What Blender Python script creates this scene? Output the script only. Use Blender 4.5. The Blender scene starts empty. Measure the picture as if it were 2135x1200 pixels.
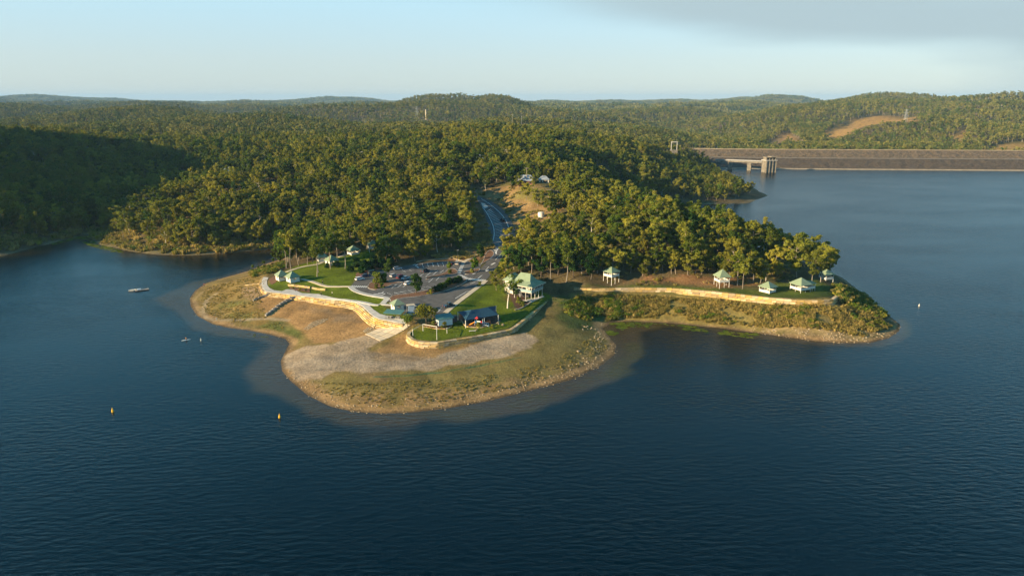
import bpy, bmesh, math, random
import numpy as np
from mathutils import Vector, Matrix
R = math.radians
random.seed(7)
rng = np.random.default_rng(11)
scn = bpy.context.scene
COL = scn.collection

# ------------------------------------------------------------------ camera
CAM_H, PITCH, FPX = 90.0, R(15.2), 1450.0
cd = bpy.data.cameras.new('camera'); cam = bpy.data.objects.new('camera', cd); COL.objects.link(cam)
cam.location = (0, 0, CAM_H); cam.rotation_euler = (R(90) - PITCH, 0, 0)
cd.sensor_width = 36.0; cd.lens = 36.0 * FPX / 2135.0; cd.clip_start = 1.0; cd.clip_end = 60000.0
scn.camera = cam

# ------------------------------------------------------------------ sky and sun
SUN_EL, SUN_AZ = R(15.0), R(25.0)            # low sun, from the left and a little behind the camera
sun_vec = Vector((-math.cos(SUN_AZ) * math.cos(SUN_EL), -math.sin(SUN_AZ) * math.cos(SUN_EL), math.sin(SUN_EL)))
w = bpy.data.worlds.new('World'); scn.world = w; w.use_nodes = True
wn = w.node_tree; wn.nodes.clear()
def N(tree, typ, **kw):
    n = tree.nodes.new(typ)
    for k, v in kw.items():
        setattr(n, k, v)
    return n
sky = N(wn, 'ShaderNodeTexSky', sky_type='NISHITA')
sky.sun_disc = False; sky.sun_elevation = SUN_EL
sky.sun_rotation = math.atan2(sun_vec.x, sun_vec.y) % (2 * math.pi)
sky.altitude = 100; sky.air_density = 1.0; sky.dust_density = 0.15; sky.ozone_density = 2.5
tc = N(wn, 'ShaderNodeTexCoord')
sep = N(wn, 'ShaderNodeSeparateXYZ'); wn.links.new(tc.outputs['Generated'], sep.inputs[0])
# a broad smoke-grey cloud sheet: direction projected on a plane overhead
zz = N(wn, 'ShaderNodeMath', operation='MAXIMUM'); zz.inputs[1].default_value = 0.03; wn.links.new(sep.outputs[2], zz.inputs[0])
zp = N(wn, 'ShaderNodeMath', operation='ADD'); zp.inputs[1].default_value = 0.12; wn.links.new(zz.outputs[0], zp.inputs[0])
dx = N(wn, 'ShaderNodeMath', operation='DIVIDE'); wn.links.new(sep.outputs[0], dx.inputs[0]); wn.links.new(zp.outputs[0], dx.inputs[1])
dy = N(wn, 'ShaderNodeMath', operation='DIVIDE'); wn.links.new(sep.outputs[1], dy.inputs[0]); wn.links.new(zp.outputs[0], dy.inputs[1])
cmb = N(wn, 'ShaderNodeCombineXYZ'); wn.links.new(dx.outputs[0], cmb.inputs[0]); wn.links.new(dy.outputs[0], cmb.inputs[1])
mp = N(wn, 'ShaderNodeMapping'); mp.inputs['Rotation'].default_value = (0, 0, R(-28)); mp.inputs['Location'].default_value = (0.9, 0.35, 0); mp.inputs['Scale'].default_value = (0.45, 0.45, 1)
wn.links.new(cmb.outputs[0], mp.inputs[0])
cn = N(wn, 'ShaderNodeTexNoise'); cn.inputs['Scale'].default_value = 0.9; cn.inputs['Detail'].default_value = 4; cn.inputs['Roughness'].default_value = 0.45
wn.links.new(mp.outputs[0], cn.inputs['Vector'])
def WM(op, a, b, c=None):
    n = N(wn, 'ShaderNodeMath', operation=op)
    for k, v in enumerate((a, b) if c is None else (a, b, c)):
        if isinstance(v, (int, float)): n.inputs[k].default_value = v
        else: wn.links.new(v, n.inputs[k])
    return n.outputs[0]
def WS(x, a, b, lo=0.0, hi=1.0):
    n = N(wn, 'ShaderNodeMapRange', interpolation_type='SMOOTHSTEP'); wn.links.new(x, n.inputs[0])
    for k, v in ((1, a), (2, b), (3, lo), (4, hi)): n.inputs[k].default_value = v
    return n.outputs[0]
# a smoke-grey plume drifting across the right of the sky, ragged by noise
pf = WM('SUBTRACT', WM('MULTIPLY_ADD', dx.outputs[0], 0.36, 4.35), dy.outputs[0])
pf = WM('ADD', pf, WM('MULTIPLY_ADD', cn.outputs[0], 2.4, -1.2))
cm = N(wn, 'ShaderNodeMath', operation='MULTIPLY')
wn.links.new(WM('MULTIPLY', WS(pf, -0.25, 0.9), WS(pf, 1.5, 2.7, 0.9, 0.0)), cm.inputs[0]); wn.links.new(WS(dx.outputs[0], -1.0, 1.1), cm.inputs[1])
# thin high veil that mutes the clear-sky colours evenly all round
vr = N(wn, 'ShaderNodeValToRGB'); wn.links.new(sep.outputs[2], vr.inputs[0])
el = vr.color_ramp.elements
el[0].position = 0.0; el[0].color = (2.15, 2.55, 2.70, 1); el[1].position = 1.0; el[1].color = (0.12, 0.75, 1.5, 1)
for ps, cl in ((0.05, (2.30, 2.80, 3.00)), (0.12, (2.25, 3.30, 3.75)), (0.20, (1.05, 2.90, 3.80)), (0.30, (0.45, 2.25, 3.35)), (0.50, (0.20, 1.45, 2.5))):
    e_ = el.new(ps); e_.color = (*cl, 1)
ml = N(wn, 'ShaderNodeMix', data_type='RGBA'); ml.inputs[0].default_value = 0.8; wn.links.new(sky.outputs[0], ml.inputs[6]); wn.links.new(vr.outputs[0], ml.inputs[7])
mx = N(wn, 'ShaderNodeMix', data_type='RGBA'); wn.links.new(cm.outputs[0], mx.inputs[0]); wn.links.new(ml.outputs[2], mx.inputs[6])
mx.inputs[7].default_value = (1.90, 2.42, 2.60, 1)
bg = N(wn, 'ShaderNodeBackground'); bg.inputs[1].default_value = 0.097
wo = N(wn, 'ShaderNodeOutputWorld'); wn.links.new(mx.outputs[2], bg.inputs[0]); wn.links.new(bg.outputs[0], wo.inputs[0])

sl = bpy.data.lights.new('sun', 'SUN'); sl.energy = 5.0; sl.angle = R(0.6); sl.color = (1.0, 0.77, 0.46)
so = bpy.data.objects.new('sun', sl); COL.objects.link(so)
so.rotation_euler = sun_vec.to_track_quat('Z', 'Y').to_euler()

vs = scn.view_settings
vs.view_transform = 'Standard'; vs.look = 'None'; vs.exposure = 1.32; vs.gamma = 1.0; vs.use_curve_mapping = False
cy = scn.cycles
cy.max_bounces = 5; cy.diffuse_bounces = 2; cy.glossy_bounces = 2; cy.transmission_bounces = 2; cy.volume_bounces = 0
cy.transparent_max_bounces = 6; cy.caustics_reflective = False; cy.caustics_refractive = False
cy.use_denoising = True; cy.use_adaptive_sampling = True; cy.adaptive_threshold = 0.02
cy.sample_clamp_indirect = 4.0

# ------------------------------------------------------------------ materials
MATS = {}
def nodes_of(name):
    m = bpy.data.materials.new(name); m.use_nodes = True
    t = m.node_tree; b = t.nodes['Principled BSDF']; MATS[name] = m
    return m, t, b
def mat(name, col, rough=0.7, var=0.12, scale=1.5, metal=0.0, rand=0.0, bump=0.0, spec=0.3, col2=None):
    """plain procedural material: noise between two tones, optional change from object to object"""
    m, t, b = nodes_of(name)
    tcn = N(t, 'ShaderNodeTexCoord'); nz = N(t, 'ShaderNodeTexNoise')
    nz.inputs['Scale'].default_value = scale; nz.inputs['Detail'].default_value = 5
    t.links.new(tcn.outputs['Object'], nz.inputs['Vector'])
    rp = N(t, 'ShaderNodeMix', data_type='RGBA')
    c2 = col2 or tuple(min(1, c * (1 + var)) for c in col); c1 = tuple(c * (1 - var) for c in col) if col2 is None else col
    rp.inputs[6].default_value = (*c1, 1); rp.inputs[7].default_value = (*c2, 1)
    mr = N(t, 'ShaderNodeMapRange'); mr.inputs[1].default_value = 0.35; mr.inputs[2].default_value = 0.65
    t.links.new(nz.outputs[0], mr.inputs[0]); t.links.new(mr.outputs[0], rp.inputs[0])
    out = rp.outputs[2]
    if rand > 0:
        oi = N(t, 'ShaderNodeObjectInfo'); hv = N(t, 'ShaderNodeHueSaturation')
        mr2 = N(t, 'ShaderNodeMapRange'); mr2.inputs[3].default_value = 1 - rand; mr2.inputs[4].default_value = 1 + rand
        t.links.new(oi.outputs['Random'], mr2.inputs[0]); t.links.new(mr2.outputs[0], hv.inputs['Value'])
        mu = N(t, 'ShaderNodeMath', operation='MULTIPLY'); mu.inputs[1].default_value = 7.13
        fr = N(t, 'ShaderNodeMath', operation='FRACT'); t.links.new(oi.outputs['Random'], mu.inputs[0]); t.links.new(mu.outputs[0], fr.inputs[0])
        mr3 = N(t, 'ShaderNodeMapRange'); mr3.inputs[3].default_value = 1 - rand * 0.8; mr3.inputs[4].default_value = 1 + rand * 0.5
        t.links.new(fr.outputs[0], mr3.inputs[0]); t.links.new(mr3.outputs[0], hv.inputs['Saturation'])
        t.links.new(out, hv.inputs['Color']); out = hv.outputs[0]
    t.links.new(out, b.inputs['Base Color'])
    b.inputs['Roughness'].default_value = rough; b.inputs['Metallic'].default_value = metal
    b.inputs['Specular IOR Level'].default_value = spec
    if bump > 0:
        bp = N(t, 'ShaderNodeBump'); bp.inputs['Strength'].default_value = bump; bp.inputs['Distance'].default_value = 0.1
        t.links.new(nz.outputs[0], bp.inputs['Height']); t.links.new(bp.outputs[0], b.inputs['Normal'])
    return m
def leaf(name, c1, c2, transl=0.25):
    m = bpy.data.materials.new(name); m.use_nodes = True; t = m.node_tree; t.nodes.clear(); MATS[name] = m
    oi = N(t, 'ShaderNodeObjectInfo'); tcn = N(t, 'ShaderNodeTexCoord')
    nz = N(t, 'ShaderNodeTexNoise'); nz.inputs['Scale'].default_value = 0.5; nz.inputs['Detail'].default_value = 2
    t.links.new(tcn.outputs['Object'], nz.inputs['Vector'])
    ad = N(t, 'ShaderNodeMath', operation='MULTIPLY_ADD'); ad.inputs[1].default_value = 0.9; ad.inputs[2].default_value = -0.05
    t.links.new(nz.outputs[0], ad.inputs[0])
    lz = N(t, 'ShaderNodeTexNoise'); lz.inputs['Scale'].default_value = 0.014; lz.inputs['Detail'].default_value = 3; t.links.new(oi.outputs['Location'], lz.inputs['Vector'])
    l2 = N(t, 'ShaderNodeMath', operation='MULTIPLY_ADD'); l2.inputs[1].default_value = 1.6; l2.inputs[2].default_value = -1.2; t.links.new(lz.outputs[0], l2.inputs[0])
    l3 = N(t, 'ShaderNodeMath', operation='ADD'); t.links.new(l2.outputs[0], l3.inputs[0]); t.links.new(ad.outputs[0], l3.inputs[1])
    a2 = N(t, 'ShaderNodeMath', operation='ADD'); a2.use_clamp = True
    t.links.new(l3.outputs[0], a2.inputs[0]); t.links.new(oi.outputs['Random'], a2.inputs[1])
    mxn = N(t, 'ShaderNodeMix', data_type='RGBA'); mxn.inputs[6].default_value = (*c1, 1); mxn.inputs[7].default_value = (*c2, 1)
    t.links.new(a2.outputs[0], mxn.inputs[0])
    mu = N(t, 'ShaderNodeMath', operation='MULTIPLY'); mu.inputs[1].default_value = 13.7
    fr = N(t, 'ShaderNodeMath', operation='FRACT'); t.links.new(oi.outputs['Random'], mu.inputs[0]); t.links.new(mu.outputs[0], fr.inputs[0])
    mr = N(t, 'ShaderNodeMapRange'); mr.inputs[3].default_value = 0.72; mr.inputs[4].default_value = 1.22; t.links.new(fr.outputs[0], mr.inputs[0])
    hv = N(t, 'ShaderNodeHueSaturation'); t.links.new(mr.outputs[0], hv.inputs['Value']); t.links.new(mxn.outputs[2], hv.inputs['Color'])
    d = N(t, 'ShaderNodeBsdfDiffuse'); tr = N(t, 'ShaderNodeBsdfTranslucent'); ms = N(t, 'ShaderNodeMixShader'); ms.inputs[0].default_value = transl
    t.links.new(hv.outputs[0], d.inputs[0]); t.links.new(hv.outputs[0], tr.inputs[0])
    t.links.new(d.outputs[0], ms.inputs[1]); t.links.new(tr.outputs[0], ms.inputs[2])
    o = N(t, 'ShaderNodeOutputMaterial'); t.links.new(ms.outputs[0], o.inputs[0])
    return m
leaf('gum_leaf', (0.076, 0.124, 0.018), (0.280, 0.255, 0.036), 0.32)
leaf('dark_leaf', (0.024, 0.062, 0.014), (0.055, 0.100, 0.020))
leaf('bright_leaf', (0.060, 0.120, 0.014), (0.120, 0.160, 0.020))
leaf('algae_green', (0.055, 0.085, 0.012), (0.13, 0.145, 0.018), 0.0)
leaf('bank_leaf', (0.190, 0.175, 0.045), (0.420, 0.310, 0.100), 0.4)
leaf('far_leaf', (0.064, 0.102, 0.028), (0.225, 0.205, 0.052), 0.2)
mat('bark', (0.24, 0.20, 0.155), 0.9, 0.25, 2.0, rand=0.25)
mat('pale_bark', (0.62, 0.56, 0.47), 0.85, 0.12, 2.0)
mat('weathered_concrete', (0.17, 0.15, 0.12), 0.9, 0.25, 0.4)
mat('dark_bark', (0.12, 0.09, 0.065), 0.9, 0.3, 2.0, rand=0.2)
mat('sandstone', (0.42, 0.295, 0.130), 0.85, 0.2, 1.2, rand=0.36, bump=0.4)
mat('grey_stone', (0.28, 0.25, 0.21), 0.9, 0.3, 1.2, rand=0.25, bump=0.4)
mat('rock', (0.32, 0.245, 0.15), 0.9, 0.25, 0.8, rand=0.25, bump=0.5)
mat('white_paint', (0.64, 0.62, 0.56), 0.55, 0.05, 1.0)
mat('cream_paint', (0.58, 0.54, 0.45), 0.6, 0.05, 1.0)
mat('green_roof', (0.205, 0.262, 0.165), 0.45, 0.07, 0.6)
mat('teal_roof', (0.075, 0.17, 0.15), 0.45, 0.1, 0.6)
mat('grey_roof', (0.27, 0.30, 0.33), 0.4, 0.1, 0.5)
mat('dark_opening', (0.025, 0.025, 0.025), 0.5, 0.1)
mat('blue_rail', (0.22, 0.32, 0.34), 0.6, 0.08)
mat('concrete', (0.46, 0.44, 0.40), 0.9, 0.12, 0.5, rand=0.06)
mat('warm_concrete', (0.50, 0.42, 0.30), 0.9, 0.12, 0.5, rand=0.06)
mat('kerb', (0.40, 0.36, 0.31), 0.9, 0.1)
mat('asphalt', (0.098, 0.093, 0.088), 0.92, 0.22, 0.35)
mat('line_paint', (0.66, 0.66, 0.63), 0.8, 0.12, 2.0)
mat('mulch', (0.17, 0.085, 0.045), 0.95, 0.35, 2.5)
mat('dark_mulch', (0.085, 0.045, 0.028), 0.95, 0.35, 2.5)
mat('metal_pole', (0.30, 0.30, 0.30), 0.5, 0.1, metal=0.2)
mat('dark_pole', (0.05, 0.05, 0.055), 0.5, 0.1)
mat('timber_pole', (0.30, 0.25, 0.19), 0.9, 0.15)
mat('sail', (0.014, 0.055, 0.095), 0.75, 0.08, 1.0)
mat('red_plastic', (0.50, 0.035, 0.030), 0.4, 0.05)
mat('orange_plastic', (0.75, 0.28, 0.02), 0.4, 0.05)
mat('blue_plastic', (0.04, 0.16, 0.34), 0.4, 0.05)
mat('pale_plastic', (0.55, 0.62, 0.66), 0.4, 0.05)
mat('yellow_plastic', (0.78, 0.42, 0.02), 0.4, 0.05)
mat('glass', (0.02, 0.025, 0.03), 0.08, 0.1, spec=0.6)
mat('tyre', (0.02, 0.02, 0.02), 0.9, 0.1)
mat('rubble', (0.32, 0.29, 0.25), 0.95, 0.3, 1.0, rand=0.3)
mat('dam_rock', (0.125, 0.088, 0.052), 0.95, 0.55, 0.5, bump=0.8)
mat('dam_wet', (0.070, 0.051, 0.034), 0.95, 0.5, 0.5, bump=0.8)
mat('dam_pale', (0.24, 0.20, 0.145), 0.95, 0.15, 0.2)
mat('brick_red', (0.15, 0.075, 0.05), 0.9, 0.15)
mat('skin', (0.45, 0.27, 0.19), 0.6, 0.05)
for nm, c in dict(car_white=(0.75, 0.75, 0.74), car_silver=(0.45, 0.47, 0.49), car_teal=(0.03, 0.075, 0.085), car_black=(0.012, 0.012, 0.014),
                  car_maroon=(0.13, 0.012, 0.025), car_beige=(0.45, 0.42, 0.36), car_blue=(0.035, 0.05, 0.11), car_navy=(0.02, 0.04, 0.06)).items():
    mat(nm, c, 0.25, 0.03, 1.0, spec=0.5)

# ------------------------------------------------------------------ helpers
def tag(o, label=None, cat=None, group=None, kind=None):
    if label: o['label'] = label
    if cat: o['category'] = cat
    if group: o['group'] = group
    if kind: o['kind'] = kind
    return o
def link(o, parent=None):
    COL.objects.link(o)
    if parent is not None: o.parent = parent
    return o
def empty(name, loc, rz=0.0, sc=1.0):
    o = bpy.data.objects.new(name, None); COL.objects.link(o)
    o.empty_display_size = 0.5; o.location = loc; o.rotation_euler = (0, 0, rz); o.scale = (sc, sc, sc)
    return o
def mesh_np(name, V, F, mats=('bark',), mi=None, smooth=False):
    me = bpy.data.meshes.new(name)
    V = np.asarray(V, np.float32); F = np.asarray(F, np.int32)
    k = F.shape[1]
    me.vertices.add(len(V)); me.vertices.foreach_set('co', V.ravel())
    me.loops.add(F.size); me.loops.foreach_set('vertex_index', F.ravel())
    me.polygons.add(len(F)); me.polygons.foreach_set('loop_start', np.arange(0, F.size, k, dtype=np.int32))
    for m in mats: me.materials.append(MATS[m])
    if mi is not None: me.polygons.foreach_set('material_index', np.asarray(mi, np.int32))
    if smooth: me.polygons.foreach_set('use_smooth', np.ones(len(F), bool))
    me.update(calc_edges=True); me.validate()
    return me
class MB:
    """collects simple solids and links them as one mesh object"""
    def __init__(s): s.v = []; s.f = []
    def add(s, vs_, fs_):
        o = len(s.v); s.v += [tuple(p) for p in vs_]; s.f += [tuple(i + o for i in f) for f in fs_]; return s
    def box(s, c, d, rz=0.0, taper=1.0):
        x, y, z = d[0] / 2, d[1] / 2, d[2] / 2; ca, sa = math.cos(rz), math.sin(rz); P8 = []
        for zz_, k in ((-z, 1.0), (z, taper)):
            for a, b in ((-x, -y), (x, -y), (x, y), (-x, y)):
                a *= k; b *= k; P8.append((c[0] + a * ca - b * sa, c[1] + a * sa + b * ca, c[2] + zz_))
        return s.add(P8, [(3, 2, 1, 0), (4, 5, 6, 7), (0, 1, 5, 4), (1, 2, 6, 5), (2, 3, 7, 6), (3, 0, 4, 7)])
    def tube(s, p0, p1, r0, r1=None, n=8):
        r1 = r0 if r1 is None else r1
        p0, p1 = Vector(p0), Vector(p1); d = (p1 - p0).normalized()
        a = d.orthogonal().normalized(); b = d.cross(a); V = []
        for p, r in ((p0, r0), (p1, r1)):
            for i in range(n):
                t = 2 * math.pi * i / n; V.append(p + (a * math.cos(t) + b * math.sin(t)) * r)
        return s.add(V, [tuple((i, (i + 1) % n, n + (i + 1) % n, n + i)) for i in range(n)] + [tuple(range(n - 1, -1, -1)), tuple(range(n, 2 * n))])
    def prism(s, poly, z0, z1):
        n = len(poly)
        return s.add([(x, y, z0) for x, y in poly] + [(x, y, z1) for x, y in poly],
                     [tuple((i, (i + 1) % n, n + (i + 1) % n, n + i)) for i in range(n)] + [tuple(range(n - 1, -1, -1)), tuple(range(n, 2 * n))])
    def extr(s, prof, y0, y1):
        """profile in x,z swept along y"""
        n = len(prof)
        return s.add([(x, y0, z) for x, z in prof] + [(x, y1, z) for x, z in prof],
                     [tuple((i, n + i, n + (i + 1) % n, (i + 1) % n)) for i in range(n)] + [tuple(range(n)), tuple(range(2 * n - 1, n - 1, -1))])
    def build(s, name, m, parent=None, smooth=False, bevel=0.0):
        me = bpy.data.meshes.new(name); me.from_pydata(s.v, [], s.f); me.materials.append(MATS[m])
        if bevel > 0:
            bm = bmesh.new(); bm.from_mesh(me)
            bmesh.ops.bevel(bm, geom=list(bm.edges), offset=bevel, segments=1, affect='EDGES'); bm.to_mesh(me); bm.free()
        me.update()
        if smooth: me.polygons.foreach_set('use_smooth', np.ones(len(me.polygons), bool))
        return link(bpy.data.objects.new(name, me), parent)
def copy_tree(o, parent=None):
    c = o.copy(); COL.objects.link(c)
    if parent is not None: c.parent = parent
    for ch in list(o.children): copy_tree(ch, c)
    return c
def fade(x, a, b):
    t = np.clip((x - a) / (b - a), 0, 1); return t * t * (3 - 2 * t)
def _h(ix, iy, s):
    n = (ix * 374761393 + iy * 668265263 + s * 1274126177) & 0xffffffff
    n = ((n ^ (n >> 13)) * 1274126177) & 0xffffffff
    return ((n ^ (n >> 16)) & 0xffff) / 65535.0
def noise(x, y, sc, s=0):
    x = np.asarray(x, float) / sc + 1000.0; y = np.asarray(y, float) / sc + 1000.0
    ix = np.floor(x).astype(np.int64); iy = np.floor(y).astype(np.int64); fx = x - ix; fy = y - iy
    fx = fx * fx * (3 - 2 * fx); fy = fy * fy * (3 - 2 * fy)
    a = _h(ix, iy, s); b = _h(ix + 1, iy, s); c = _h(ix, iy + 1, s); d = _h(ix + 1, iy + 1, s)
    return (a + (b - a) * fx) * (1 - fy) + (c + (d - c) * fx) * fy
def fbm(x, y, sc, s=0, o=4):
    r = 0; a = 0.5; t = 0
    for k in range(o):
        r = r + a * noise(x, y, sc / 2 ** k, s + k * 17); t += a; a *= 0.5
    return r / t
def seg_dist(X, Y, poly, closed=True):
    """distance to a polyline, nearest arclength parameter"""
    P_ = np.asarray(poly, float)[:, :2]; n = len(P_); best = np.full(X.shape, 1e18); arc = np.zeros(X.shape); L = 0.0
    for i in range(n if closed else n - 1):
        a = P_[i]; b = P_[(i + 1) % n]; d = b - a; l2 = max(d @ d, 1e-9)
        t = np.clip(((X - a[0]) * d[0] + (Y - a[1]) * d[1]) / l2, 0, 1)
        q = (X - a[0] - t * d[0]) ** 2 + (Y - a[1] - t * d[1]) ** 2
        k = q < best; best = np.where(k, q, best); arc = np.where(k, L + t * math.sqrt(l2), arc); L += math.sqrt(l2)
    return np.sqrt(best), arc
def inside(X, Y, poly):
    P_ = np.asarray(poly, float)[:, :2]; r = np.zeros(X.shape, bool); n = len(P_)
    for i in range(n):
        x0, y0 = P_[i]; x1, y1 = P_[(i + 1) % n]
        if y0 == y1: continue
        c = ((y0 > Y) != (y1 > Y)) & (X < (x1 - x0) * (Y - y0) / (y1 - y0) + x0)
        r ^= c
    return r
def sdist(X, Y, poly):
    d, _ = seg_dist(X, Y, poly); return np.where(inside(X, Y, poly), -d, d)
def S(u, v, z=0.0):
    """survey: where the sight line of photo point u,v meets the level z"""
    a = (u - 1067.5) / FPX; b = (600 - v) / FPX
    t = (z - CAM_H) / (-math.sin(PITCH) + b * math.cos(PITCH))
    return (a * t, (math.cos(PITCH) + b * math.sin(PITCH)) * t, z)
def SL(pts, z=0.0): return [S(p[0], p[1], p[2] if len(p) > 2 else z) for p in pts]

# ------------------------------------------------------------------ the lake's outline and the lie of the land
lake = [(-560, -300), (-500, 60), (-445, 260), (-370, 370)]
lake += [S(u, v)[:2] for u, v in [(0, 533), (60, 518), (120, 503), (165, 493), (182, 490), (192, 500), (215, 511), (245, 517), (275, 524), (330, 531), (400, 532.5), (480, 527), (545, 521), (585, 517)]]
lake += [(-128, 416), (-131, 404)]
lake += [S(u, v)[:2] for u, v in [(558, 549), (520, 564), (470, 578), (430, 590), (408, 606), (397, 622), (399, 638), (413, 658), (445, 675), (480, 683), (520, 688), (565, 697), (597, 706), (605, 716),
                                  (596, 733), (587, 752), (590, 772), (612, 797), (642, 822), (690, 846), (740, 857), (800, 861), (860, 858), (930, 850), (1010, 836), (1100, 814), (1190, 790), (1250, 762), (1279, 739), (1282, 717),
                                  (1266, 699), (1254, 684), (1272, 673), (1310, 669), (1400, 673), (1500, 683), (1600, 696), (1700, 710), (1760, 714), (1815, 713), (1852, 704), (1873, 689), (1875, 676), (1858, 662), (1838, 652), (1815, 634), (1800, 614)]]
lake += [(168, 322), (172, 352), (168, 385), (150, 425), (128, 470), (112, 520), (110, 565), (122, 598)]
lake += [S(u, v)[:2] for u, v in [(1405, 424), (1480, 426), (1560, 424), (1580, 415), (1602, 408), (1582, 399), (1562, 386)]]
lake += [(252, 800), (262, 850), (268, 905), (262, 935)]
DAM = [(225, 952), (290, 938), (400, 924), (660, 908), (900, 884), (1300, 830)]
lake += DAM + [(1700, 700), (1600, 200), (1300, -500), (500, -1100), (-300, -900)]

HILLS = []   # x, y, height, sx, sy, turn
def hill_px(u, y, v, base, sx, sy, turn=0.0):
    zt = CAM_H - y * math.tan(PITCH - math.atan((600 - v) / FPX)) - 12
    x = (u - 1067.5) / FPX * math.hypot(y, CAM_H) * 1.03
    HILLS.append((x, y, zt, sx, sy, turn))
hill_px(905, 2650, 202, 45, 120, 200); hill_px(1010, 2600, 203, 45, 105, 220); hill_px(955, 2640, 203, 45, 110, 220); hill_px(780, 2800, 226, 45, 190, 300); hill_px(1110, 2650, 227, 45, 120, 250)
hill_px(170, 7600, 199.5, 45, 320, 700); hill_px(60, 7600, 204, 45, 500, 700); hill_px(-40, 5600, 200, 45, 420, 600); hill_px(280, 7600, 207, 45, 300, 600)
hill_px(720, 8200, 204, 45, 330, 700); hill_px(640, 7600, 209, 45, 500, 700); hill_px(360, 4600, 219, 45, 420, 420); hill_px(120, 2500, 222, 45, 420, 260)
hill_px(1560, 6400, 204, 45, 260, 600); hill_px(1400, 7000, 209, 45, 700, 700); hill_px(1740, 3000, 208, 45, 260, 320); hill_px(1880, 2700, 203, 45, 300, 300)
hill_px(2060, 2300, 203, 45, 230, 280); hill_px(2200, 2300, 200, 45, 250, 300); hill_px(1850, 1440, 237, 36, 85, 80); hill_px(2040, 1650, 236, 40, 130, 160)
hill_px(2200, 1250, 262, 35, 130, 110); hill_px(1640, 1330, 272, 30, 50, 60); hill_px(820, 1900, 258, 45, 180, 130); hill_px(2110, 1760, 214, 40, 170, 150); hill_px(1690, 1950, 236, 40, 130, 120); hill_px(1950, 1950, 219, 40, 150, 130); hill_px(2115, 1190, 303, 8, 60, 45); hill_px(300, 1750, 244, 40, 220, 100); hill_px(560, 2100, 234, 40, 240, 110); hill_px(60, 1500, 250, 38, 200, 90); hill_px(640, 1450, 262, 38, 150, 80); hill_px(450, 3200, 222, 42, 330, 160); hill_px(1330, 2300, 238, 40, 260, 130); hill_px(1480, 3600, 217, 42, 400, 200)
def roll(X, Y):
    am = 1 + 0.4 * fade(np.hypot(X, Y), 950, 1700)
    return 34 - 13 * fade(np.hypot(X, Y), 1150, 2100) + am * (34 * (fbm(X, Y, 1100, 3, 3) - 0.5) + (34 + 34 * fade(np.hypot(X, Y), 950, 1500)) * (fbm(X, Y, 420, 9, 2) - 0.5))
def far_z(X, Y):
    z = roll(X, Y)
    h = np.zeros_like(z)
    for x, y, zt, sx, sy, t in HILLS:
        a = max(zt - float(roll(np.array([x]), np.array([y]))[0]), 0.0)
        g = np.exp(-(((X - x) / sx) ** 2 + ((Y - y) / sy) ** 2) / 2); h = np.maximum(h, a * g) + 0.12 * np.minimum(h, a * g)
    rg = 1 - 2 * np.abs(fbm(X, Y, 420, 15, 3) - 0.5) * 2
    z = z + h * (1.0 + 0.30 * (rg - 0.72) * (np.hypot(X, Y) > 1000) * (np.hypot(X, Y) < 5000))
    # the ridge west of the lake, left of the view, that shades the valley
    d, arc = seg_dist(X, Y, [(-455, 300), (-560, 420), (-690, 590), (-800, 700)], False)
    z = z + 98 * np.exp(-(d / 92) ** 2 / 2)
    far = np.hypot(X, Y); z = z - 30 * fade(far, 9000, 16000)
    low = fade(-(Y - 900) + 0.0 * X, 0, 500)
    return z

# natural ground (below the retaining walls) and made ground (behind them)
BASE = []; UP = []
for p in lake[4:-5]:
    if p not in DAM: BASE.append((p[0], p[1], 0.0))
def lo(*pts): BASE.extend(SL(pts))
def up(*pts): UP.extend(SL(pts))
def both(*pts): BASE.extend(SL(pts)); UP.extend(SL(pts))
# beach below the promenade wall
lo((541, 603, 5.9), (549, 611, 5.9), (566, 614, 5.8), (617, 621, 5.5), (673, 634, 4.9), (731, 647, 4.2), (752, 660, 3.7), (766, 671, 3.6), (785, 677, 4.0), (812, 680, 4.8))
lo((470, 600, 2.6), (430, 625, 1.0), (450, 650, 1.0), (500, 640, 2.8), (520, 605, 4.6), (500, 665, 1.2), (560, 660, 2.2), (600, 650, 3.2), (640, 680, 2.2), (600, 690, 0.9), (680, 700, 2.3), (720, 680, 3.0), (540, 585, 5.6), (560, 566, 5.6), (510, 580, 2.6), (590, 556, 6.0))
lo((640, 730, 1.2), (620, 770, 0.9), (700, 735, 2.0), (760, 710, 2.9), (800, 705, 3.4), (760, 760, 2.1), (850, 745, 2.8), (950, 740, 3.2), (1080, 705, 3.5), (1000, 720, 3.4), (700, 790, 1.5), (800, 790, 2.0), (900, 780, 2.3), (1000, 765, 2.5), (1100, 745, 2.8), (1200, 735, 2.1), (760, 825, 1.3), (860, 825, 1.6), (960, 812, 1.7), (1060, 795, 1.7), (1160, 768, 1.6), (1240, 725, 1.1))
lo((843, 699, 3.9), (862, 722, 3.6), (910, 727, 3.5), (990, 717, 3.5), (1066, 704, 3.6), (1110, 662, 4.4), (1150, 628, 5.4), (1140, 690, 3.4), (1180, 660, 3.6), (1230, 665, 1.8), (1240, 640, 3.4), (1190, 625, 5.8))
# bank below the long right wall
lo((1200, 614, 6.9), (1260, 616, 6.7), (1330, 614, 6.5), (1420, 616, 6.4), (1480, 622, 6.3), (1550, 630, 6.2), (1600, 636, 6.2), (1680, 642, 6.2), (1745, 640, 6.2), (1300, 640, 3.6), (1400, 645, 3.4), (1500, 656, 3.0), (1600, 666, 3.2), (1700, 680, 3.2), (1780, 680, 2.6), (1820, 690, 1.4), (1780, 650, 4.0), (1760, 630, 5.4), (1785, 625, 3.5), (1830, 670, 1.5))
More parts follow.
